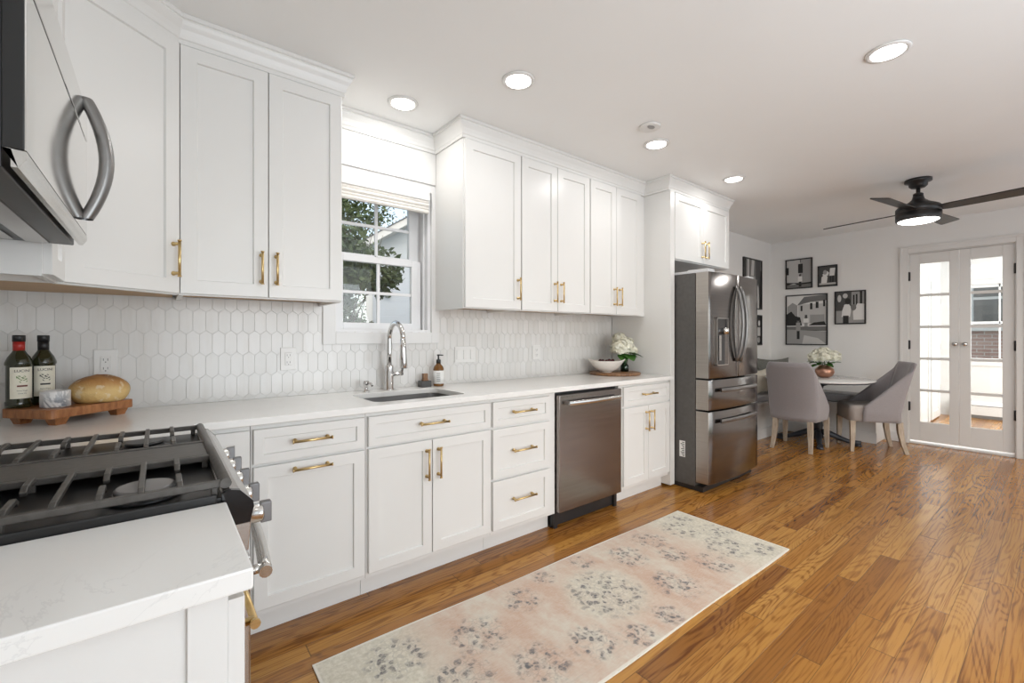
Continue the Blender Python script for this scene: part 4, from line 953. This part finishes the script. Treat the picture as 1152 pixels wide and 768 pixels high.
def pillow(name, c, w_, h_, th, rz, lean, m_, label):
    T_ = Matrix.Translation(c) @ Matrix.Rotation(rz, 4, 'Z') @ Matrix.Rotation(lean, 4, 'X')
    def f_(s):
        def g(u, v):
            a, b_ = 2 * u - 1, 2 * v - 1; k = (1 - a ** 4) * (1 - b_ ** 4); pin = 1 - .10 * (1 - abs(a * b_)) * 1
            return (a * w_ / 2 * (1 - .13 * (1 - b_ * b_)), s * th / 2 * k ** .6, h_ / 2 + b_ * h_ / 2 * (1 - .17 * (1 - a * a)))
        return g
    b = MB(); b.grid(f_(1), 16, 16, T_); b.grid(f_(-1), 16, 16, T_); tag(b.build(name, m_), label, 'pillow')
pillow('throw_pillow', (6.44, 2.42, .545), .52, .42, .14, math.radians(-30), math.radians(-14), 'pillow', 'dark grey-green pillow in the bench corner behind the chair')
pillow('throw_pillow', (6.02, 2.40, .515), .40, .32, .12, math.radians(-6), math.radians(-16), 'pillowb', 'cream pillow on the bench beside the refrigerator')

# ------------------------------------------------------------------ dining table
tx, ty = 6.03, 1.83
t = thing('dining_table', 'round pale marble pedestal table with dark iron base', 'table', (tx, ty, 0))
b = MB(); b.lathe([(.30, 0), (.53, .012), (.535, .018), (.535, .026), (.530, .030), (0.0001, .030)], (tx, ty, .722), 72); b.build('tabletop', 'tabletop', t)
b = MB(); b.lathe([(.30, -.006), (.525, .006), (.534, .012), (.532, .016)], (tx, ty, .7165), 72); b.build('table_rim', 'pedestal', t)
b = MB(); b.lathe([(.06, .06), (.05, .10), (.038, .14), (.052, .20), (.045, .26), (.034, .34), (.034, .60), (.06, .66), (.16, .705), (.16, .7105)], (tx, ty, 0), 32); b.build('pedestal', 'pedestal', t)
for k in range(4):
    a = math.radians(20 + 90 * k); d_ = Vector((math.cos(a), math.sin(a)))
    def pp(r, z_): return (tx + d_.x * r, ty + d_.y * r, z_)
    b = MB(); b.tube([pp(.02, .13), pp(.10, .12), pp(.20, .075), pp(.29, .045), pp(.36, .04), pp(.40, .035)], [.035, .035, .03, .024, .024, .028], 10); b.lathe([(.034, 0), (.036, .012), (.02, .03)], pp(.375, 0), 16); b.build('pedestal_foot', 'pedestal', t)
vx, vy, vz = 6.16, 1.80, .752
t = thing('flower_vase', 'round copper vase of white hydrangeas on the dining table', 'vase of flowers', (vx, vy, vz))
b = MB(); pr = [(.045, 0), (.078, .02), (.098, .06), (.092, .10), (.062, .128), (.054, .138), (.058, .145)]
b.lathe(pr + [(.05, .14), (.05, .12)], (vx, vy, vz), 36); b.build('copper_vase', 'copper', t)
bouquet(t, (vx, vy), [(vx - .03, vy + .085, vz + .235, .078), (vx - .05, vy - .01, vz + .235, .07), (vx + .02, vy - .09, vz + .245, .075), (vx + .02, vy + .01, vz + .285, .075), (vx + .05, vy + .09, vz + .27, .06)],
        [((vx - .02, vy + .04, vz + .15), (-.3, 1, .55), .15, .04), ((vx, vy - .02, vz + .15), (-.1, -1, .55), .17, .04), ((vx - .02, vy, vz + .16), (-1, .2, .2), .12, .045), ((vx - .03, vy + .03, vz + .15), (-1, .7, .0), .12, .045), ((vx - .02, vy - .02, vz + .16), (-.9, -.6, .15), .13, .045), ((vx, vy, vz + .15), (-.6, -1, .1), .12, .04), ((vx - .03, vy + .06, vz + .17), (-.5, .9, .1), .11, .045), ((vx - .05, vy, vz + .17), (-.9, -.1, .35), .09, .05), ((vx - .04, vy - .05, vz + .17), (-.6, -.7, .35), .10, .045), ((vx - .04, vy + .03, vz + .17), (-.8, .5, .35), .09, .045)], 21, vz + .1)

# ------------------------------------------------------------------ dining chairs
def make_chair(label):
    t = thing('dining_chair', label, 'chair', (0, 0, 0), 0, 'upholstered dining chairs')
    HB_, Z0 = .945, .325
    # shell : U-shaped plan, back leaning, arms sweeping down to the seat
    def plan(s):                     # s -1..1 -> (x, y) at seat level, outer
        a = abs(s); sg = 1 if s >= 0 else -1
        if a < .5: th = a / .5 * math.radians(62); return (-.235 + .06 * (1 - math.cos(th)) / (1 - math.cos(math.radians(62))), sg * .235 * math.sin(th) / math.sin(math.radians(62)))
        q = (a - .5) / .5; return (-.175 + .325 * q, sg * (.235 + .02 * math.sin(q * PI / 2)))
    def topz(s):
        a = abs(s)
        if a < .42: return HB_ - .02 * (1 - (a / .42) ** 2) * 0 
        q = (a - .42) / .58; return HB_ - (HB_ - .47) * (q ** .92)
    def P_(s, v, inn):
        x_, y_ = plan(s); z_ = Z0 + (topz(s) - Z0) * v
        k = max(0, (z_ - .42) / .52); lean = -.125 * k ** 1.15 ; x2 = x_ + lean * (1 if x_ < .0 else 1) * 1.0
        flare = 1 + .0 * k; ty_ = 1 - .08 * max(0, (.42 - z_) / .1) 
        x2 += .02 * (1 if z_ < .36 else 0) * 0
        y2 = y_ * flare * ty_
        if inn:
            th = .048; a = abs(s)
            nx, ny = (1, 0) if a < .2 else ((.5, -1) if a < .5 else (0, -1)); sg = 1 if s >= 0 else -1
            if .2 <= a < .5: w_ = (a - .2) / .3; nx, ny = 1 - w_ , -w_
            l = math.hypot(nx, ny) or 1; x2 += nx / l * th; y2 += sg * ny / l * th
        return (x2, y2, z_)
    b = MB(); nu, nv = 41, 14
    b.grid(lambda u, v: P_(2 * u - 1, v, False), nu, nv); b.grid(lambda u, v: P_(2 * u - 1, v, True), nu, nv)
    def roll(u, v):
        o_ = Vector(P_(2 * u - 1, 1, False)); i_ = Vector(P_(2 * u - 1, 1, True)); m_ = o_.lerp(i_, v); m_.z += .016 * math.sin(PI * v); return m_
    b.grid(roll, nu, 6)
    for s in (-1, 1): b.grid(lambda u, v: Vector(P_(s, v, False)).lerp(Vector(P_(s, v, True)), u), 3, nv)
    b.grid(lambda u, v: Vector(P_(2 * u - 1, 0, False)).lerp(Vector((0, P_(2 * u - 1, 0, False)[1] * .3, Z0)), v), nu, 3)
    # weld
    sh = b.build('backrest', 'fabric', t)
    bm = bmesh.new(); bm.from_mesh(sh.data); bmesh.ops.remove_doubles(bm, verts=bm.verts, dist=.0015); bmesh.ops.recalc_face_normals(bm, faces=bm.faces); bm.to_mesh(sh.data); bm.free()
    b = MB(); pl = rrect(-.185, .265, -.205, .205, .05, 5); n = len(pl)
    lv = [(.325, .97), (.335, 1.0), (.45, 1.0), (.475, .985), (.49, .94), (.497, .8), (.5, .4)]
    vs = []; fs = []
    for z_, k in lv:
        for p in pl: vs.append((.04 + (p[0] - .04) * k, (p[1] * (1 + (.12 if p[0] > .15 else 0))) * k, z_))
    for i in range(len(lv) - 1):
        for j in range(n): fs.append((i * n + j, i * n + (j + 1) % n, (i + 1) * n + (j + 1) % n, (i + 1) * n + j))
    fs += [tuple(range(n))[::-1], tuple(range((len(lv) - 1) * n, len(lv) * n))]
    b.add(vs, fs, None, True); b.build('seat', 'fabricseat', t)
    for sx_, sy_ in ((1, 1), (1, -1), (-1, 1), (-1, -1)):
        b = MB()
        if sx_ > 0: pts = [(.235, sy_ * .205, .33), (.235, sy_ * .207, .16), (.24, sy_ * .21, .0)]; rs = [.024, .021, .015]
        else: pts = [(-.19, sy_ * .165, .33), (-.195, sy_ * .17, .22), (-.215, sy_ * .178, .10), (-.245, sy_ * .185, 0)]; rs = [.024, .023, .019, .016]
        b.tube(pts, rs, sq=True); b.build('leg', 'leg', t)
    return t
def dup(root, label):
    r = root.copy(); COL.objects.link(r); r['label'] = label
    for ch in list(root.children):
        c_ = ch.copy(); COL.objects.link(c_); c_.parent = r
    return r
ch1 = make_chair('taupe upholstered chair with its back to the camera, beside the refrigerator'); ch1.location = (5.585, 1.88, 0); ch1.rotation_euler.z = math.radians(2)
ch2 = dup(ch1, 'taupe upholstered chair seen from its side in front of glazed doors'); ch2.location = (6.155, 1.36, 0); ch2.rotation_euler.z = math.radians(121)

# ------------------------------------------------------------------ glazed double doors
def leaf_door(name, y0, y1, gy0, gy1, hinge_y, handle_y, fx_=0):
    b = MB(); x0, x1 = XF + .012, XF + .05; z0, z1 = .042, DZ; gz0, gz1 = .258, 2.069
    b.box(x0, x1, y0, gy0, z0, z1); b.box(x0, x1, gy1, y1, z0, z1); b.box(x0, x1, gy0, gy1, z0, gz0); b.box(x0, x1, gy0, gy1, gz1, z1)
    d = b.build(name, 'door', bevel=.003, kind='structure')
    b = MB(); pz = [gz0 + (gz1 - gz0) * k / 5 for k in range(1, 5)]
    for z_ in pz: b.box(x0 + .006, x1 - .006, gy0, gy1, z_ - .015, z_ + .015)
    b.build('muntin', 'door', d, bevel=.002)
    b = MB(); b.box(x0 + .017, x0 + .021, gy0 - .004, gy1 + .004, gz0 - .004, gz1 + .004); b.build('window_pane', 'glass', d)
    for z_ in (.43, 1.14, 1.93):
        b = MB(); b.box(XF - .004, XF + .012, hinge_y - .012, hinge_y + .012, z_ - .05, z_ + .05); b.tube([(XF - .008, hinge_y, z_ - .052), (XF - .008, hinge_y, z_ + .052)], .007, 8); b.build('hinge', 'blackmetal', d)
    b = MB(); b.lathe([(.022, 0), (.022, .006), (.008, .008), (.008, .03), (.018, .034), (.022, .045), (.018, .056), (.0001, .06)], T=Matrix.Translation((x0, handle_y, 1.153)) @ Matrix.Rotation(-PI / 2, 4, 'Y'), n=20); b.build('door_knob', 'steelh', d)
    return d
leaf_door('door_1', .748, DY1, .823, 1.065, DY1 + .008, .775)
leaf_door('door_2', DY0, .744, .428, .658, DY0 - .008, .70)
b = MB(); b.box(XF, XF + .13, DY1 + .001, DY1 + .012, 0, DZ + .012); b.box(XF, XF + .13, DY0 - .012, DY0 - .001, 0, DZ + .012); b.box(XF, XF + .13, DY0, DY1, DZ + .002, DZ + .012)
b.box(XF - .018, XF, DY1 + .012, DY1 + .082, 0, DZ + .082); b.box(XF - .018, XF, DY0 - .082, DY0 - .012, 0, DZ + .082); b.box(XF - .018, XF, DY0 - .012, DY1 + .012, DZ + .012, DZ + .082)
b.box(XF - .024, XF - .018, DY1 + .064, DY1 + .088, 0, DZ + .088); b.box(XF - .024, XF - .018, DY0 - .088, DY0 - .064, 0, DZ + .088); b.box(XF - .024, XF - .018, DY0 - .064, DY1 + .064, DZ + .064, DZ + .088)
b.build('trim_4', 'door', bevel=.003, kind='structure')
b = MB(); b.box(XF + .002, XF + .128, DY0, DY1, 0, .022); b.build('trim_light_strip', 'trim', bevel=.004, kind='structure')  # pale threshold added to stand in for light showing under the doors
# sunroom contents
t = thing('baseboard_heater', 'long white baseboard heater seen through the right glazed door', 'heater', (SX1 - .05, .2, 0))
b = MB(); b.prism([(0, .05), (.065, .05), (.065, .20), (.04, .24), (0, .25)], SY0 + .05, 1.15, Matrix(((-1, 0, 0, SX1), (0, 0, 1, 0), (0, 1, 0, 0), (0, 0, 0, 1)))); b.build('heater_cover', 'trim', t)
b = MB(); b.box(SX1 - .066, SX1 - .064, SY0 + .06, 1.14, .185, .195); b.box(SX1 - .06, SX1 - .01, SY0 + .06, 1.14, .002, .05); b.build('heater_slot', 'g2', t)
b = MB(); y0, y1, z0, z1 = .30, .98, .86, 2.02
for bb in ((y0 - .07, y0, z0 - .07, z1 + .07), (y1, y1 + .07, z0 - .07, z1 + .07), (y0, y1, z0 - .07, z0), (y0, y1, z1, z1 + .07)): b.box(SX1 - .018, SX1 - .0005, *bb)
b.build('trim_6', 'trim', bevel=.003, kind='structure')
b = MB(); xx = SX1 + .07
for bb in ((y0, y0 + .045, z0, z1), (y1 - .045, y1, z0, z1), (y0, y1, z0, z0 + .045), (y0, y1, z1 - .045, z1), (y0, y1, 1.42, 1.46), ((y0 + y1) / 2 - .01, (y0 + y1) / 2 + .01, z0, z1)): b.box(xx - .02, xx + .02, *bb)
w2_ = b.build('window_2', 'vinyl', bevel=.002, kind='structure')
b = MB(); b.box(xx - .003, xx, y0 + .02, y1 - .02, z0 + .02, z1 - .02); b.build('window_pane', 'glass', w2_)
b = MB(); T_ = frame((0, SY1, 0), (1, 0, 0), (0, -1, 0)); shaker(b, 8.78, 9.42, .02, 2.03, T_, rail=.11, th=.035); d3 = b.build('door_3', 'trim', kind='structure')
for z_ in (.45, 1.08, 1.78): b = MB(); b.box(9.425, 9.437, SY1 - .04, SY1 - .02, z_ - .045, z_ + .045); b.build('hinge', 'steelh', d3)
b = MB(); b.box(8.69, 8.77, SY1 - .018, SY1 - .0005, 0, 2.12); b.box(9.44, 9.52, SY1 - .018, SY1 - .0005, 0, 2.12); b.box(8.77, 9.44, SY1 - .018, SY1 - .0005, 2.04, 2.12); b.build('trim_7', 'trim', bevel=.003, kind='structure')
for i, (lx, ly, nm) in enumerate(((8.15, .85, 'flush round light in the sunroom seen through the left glazed door'), (8.3, .1, 'flush round light in the sunroom seen through the right glazed door'))):
    t = thing('ceiling_light', nm, 'ceiling light', (lx, ly, SC)); b = MB(); b.lathe([(.0001, -.05), (.10, -.045), (.14, -.02), (.145, -.001)], (lx, ly, SC), 32); b.build('light_diffuser', 'emit', t)

# ------------------------------------------------------------------ window shade
t = thing('window_shade', 'raised white woven shade with valance at top of the kitchen window', 'window shade', (1.09, W - .03, 2.03))
b = MB(); b.box(.80, 1.385, W - .045, W - .0195, 2.120, 2.186); b.build('valance', 'trim', t, bevel=.002)
m = noisy('woven_shade', (.60, .57, .52), (.74, .71, .67), 90, .8, st=(.4, 1, 3), bump=.2); M['woven'] = m
for k in range(4):
    b = MB(); z_ = 2.036 + .021 * k; yy = W - .040 + .003 * (k % 2)
    b.prism([(yy, z_), (yy - .004, z_ + .010), (yy, z_ + .022), (yy + .016, z_ + .022), (yy + .016, z_)], .805, 1.378, Matrix(((0, 0, 1, 0), (1, 0, 0, 0), (0, 1, 0, 0), (0, 0, 0, 1)))); b.build('shade_fold', 'woven', t)

# ------------------------------------------------------------------ outside : neighbour's house, trees, lawn
m = mat('lawn', (.08, .14, .03), .9); N = NT(m); N.put(N.b.inputs['Base Color'], N.ramp(N.noise(N.obj(), 4, 4), (.35, (.05, .10, .02)), (.7, (.14, .20, .06)))); M['lawn'] = m
b = MB(); b.box(-15, 9.9, 2.86, 40, -1.0, -.6); b.build('ground_outside', 'lawn', kind='structure')
b = MB(); b.box(9.95, 40, -20, 2.8, -1.0, -.6); b.build('ground_beyond_sunroom', 'lawn', kind='structure')
m = mat('white_siding', (.66, .70, .76), .6); N = NT(m); z_ = N.sep(N.pos())[2]; fr = N.m_('FRACT', N.m_('DIVIDE', z_, .12)); N.bump(fr, .8, .015); M['siding'] = m
M['roofing'] = noisy('grey_shingles', (.10, .10, .11), (.17, .17, .18), 12, .9)
t = thing('neighbour_house', 'white sided house with rising gable roof outside the kitchen window', 'house', (6, 9, -.6))
cs, sn = .934, -.358
TH = Matrix(((cs, -sn * 1, 0, 2.62), (sn, cs, 0, 7.0), (0, 0, 1, 0), (0, 0, 0, 1)))
SW = Matrix(((1, 0, 0, 0), (0, 0, 1, 0), (0, 1, 0, 0), (0, 0, 0, 1)))
TT = TH @ SW
def rz(q): return 2.63 + (q + .2) * .62
b = MB(); b.prism([(0, -.6), (6.4, -.6), (6.4, rz(0)), (3.2, rz(3.2) - .08), (0, rz(0) - .08)], 0, 5.5, TT); b.build('house_wall', 'siding', t)
b = MB(); b.prism([(-.24, rz(-.24) - .01), (3.2, rz(3.2) - .01), (3.2, rz(3.2) - .13), (-.24, rz(-.24) - .13)], -.32, -.28, TT); b.prism([(-.24, rz(-.24) - .10), (3.2, rz(3.2) - .10), (3.2, rz(3.2) - .12), (-.24, rz(-.24) - .12)], -.28, 0, TT); b.build('roof_fascia', 'trim', t)
b = MB(); b.prism([(-.26, rz(-.26)), (3.2, rz(3.2)), (6.66, rz(-.26)), (6.66, rz(-.26) - .02), (3.2, rz(3.2) - .02), (-.26, rz(-.26) - .02)], -.33, 5.6, TT); b.build('roof', 'roofing', t)
b = MB(); b.box(-.02, .08, -.03, .0, -.5, rz(0) - .2, TH); b.build('corner_board', 'trim', t)
t = thing('exterior_light', 'small white light fixture on the neighbouring house wall', 'light', tuple(TH @ Vector((.308, -.05, 1.86))))
b = MB(); b.lathe([(.07, 0), (.07, .02), (.05, .04), (.05, .10), (.03, .12)], T=TH @ Matrix.Translation((.308, -.001, 1.93)) @ Matrix.Rotation(PI / 2, 4, 'X'), n=16); b.build('fixture', 'tape', t)
M['bark'] = noisy('bark', (.06, .045, .03), (.14, .11, .08), 8, .9)
M['foliage'] = noisy('tree_leaves', (.035, .07, .015), (.16, .20, .08), 3, .6)
def tree(x, y, h, r, seed, label, nl=5200, ts=1.0, ls=1.0, cs=.6):
    rng = random.Random(seed); t = thing('tree', label, 'tree', (x, y, -.6), 0, 'trees beyond the kitchen window')
    b = MB(); b.tube([(x, y, -.6), (x + .1, y, h * .3), (x, y + .1, h * .6), (x + .1, y, h * .9)], [.18 * ts, .14 * ts, .09 * ts, .03 * ts], 8)
    for k in range(9):
        a = rng.uniform(0, 6.28); z0 = h * rng.uniform(.2, .6); b.tube([(x, y, z0), (x + math.cos(a) * r * .45, y + math.sin(a) * r * .45, z0 + .5), (x + math.cos(a) * r * .8, y + math.sin(a) * r * .8, z0 + 1.2)], [.06 * ts, .04 * ts, .015 * ts], 6)
    b.build('trunk', 'bark', t)
    b = MB(); cl = [(x + rng.uniform(-.7, .7) * r, y + rng.uniform(-.7, .7) * r, h * rng.uniform(.05, 1.0), rng.uniform(.35, .75) * r * cs) for _ in range(34)]
    for _ in range(nl):
        c_ = rng.choice(cl); d_ = Vector((rng.gauss(0, 1), rng.gauss(0, 1), rng.gauss(0, 1))).normalized() * c_[3] * rng.uniform(.5, 1.05); p = Vector(c_[:3]) + d_
        e = Vector((rng.gauss(0, 1), rng.gauss(0, 1), rng.gauss(0, 1))).normalized(); g_ = e.cross(Vector((rng.gauss(0, 1), rng.gauss(0, 1), rng.gauss(0, 1)))).normalized(); s_ = rng.uniform(.04, .085) * ls
        b.add([p - e * s_, p - g_ * s_ * .5, p + e * s_, p + g_ * s_ * .5], [(0, 1, 2, 3)])
    b.build('foliage', 'foliage', t, recalc=False)
tree(2.0, 8.6, 4.4, 1.15, 1, 'leafy tree left of the neighbouring house, nearer than the taller trees', 14000, .4, .8)
tree(4.7, 15.6, 8.0, 2.3, 2, 'tall tree behind the left end of the neighbouring roof', 8000)
tree(9.2, 17.0, 9.5, 2.2, 3, 'tall tree rising behind the neighbouring roof at right', 8000)
tree(1.50, 4.8, 2.15, .55, 4, 'low green shrub close to the window, left side', 26000, .15, .62, .85)
tree(1.78, 6.0, 1.55, .5, 9, 'lowest bushy shrub behind the near one, left of the white house', 16000, .15, .62, .9)
# brick house seen through the sunroom window
m = mat('red_brick', (.3, .12, .08), .85); N = NT(m); bt = N.n('ShaderNodeTexBrick'); v = N.pos(); xx_, yy_, zz_ = N.sep(v); N.put(bt.inputs['Vector'], N.comb(yy_, zz_, 0)); bt.inputs['Scale'].default_value = 1; bt.inputs['Brick Width'].default_value = .22; bt.inputs['Row Height'].default_value = .075; bt.inputs['Mortar Size'].default_value = .008
bt.inputs['Color1'].default_value = (.34, .20, .17, 1); bt.inputs['Color2'].default_value = (.42, .28, .24, 1); bt.inputs['Mortar'].default_value = (.5, .47, .44, 1); N.put(N.b.inputs['Base Color'], bt.outputs[0]); M['brick'] = m
t = thing('brick_house', 'red brick house with white window seen through the sunroom window', 'house', (14, 0, -.6))
b = MB(); b.box(13.5, 18, -4, 6, -.6, 5); b.build('house_wall', 'brick', t)
b = MB(); b.box(13.44, 13.5, .15, 1.35, 1.35, 2.75); b.build('window_frame', 'trim', t)
b = MB(); b.box(13.43, 13.44, .25, 1.25, 1.45, 2.0); b.box(13.43, 13.44, .25, 1.25, 2.06, 2.65); b.build('window_pane', 'g2', t)
b = MB(); b.box(13.2, 13.5, -4, 6, .55, .62); b.box(13.2, 13.24, -4, 6, -.2, -.1); b.build('porch_ledge', 'trim', t)
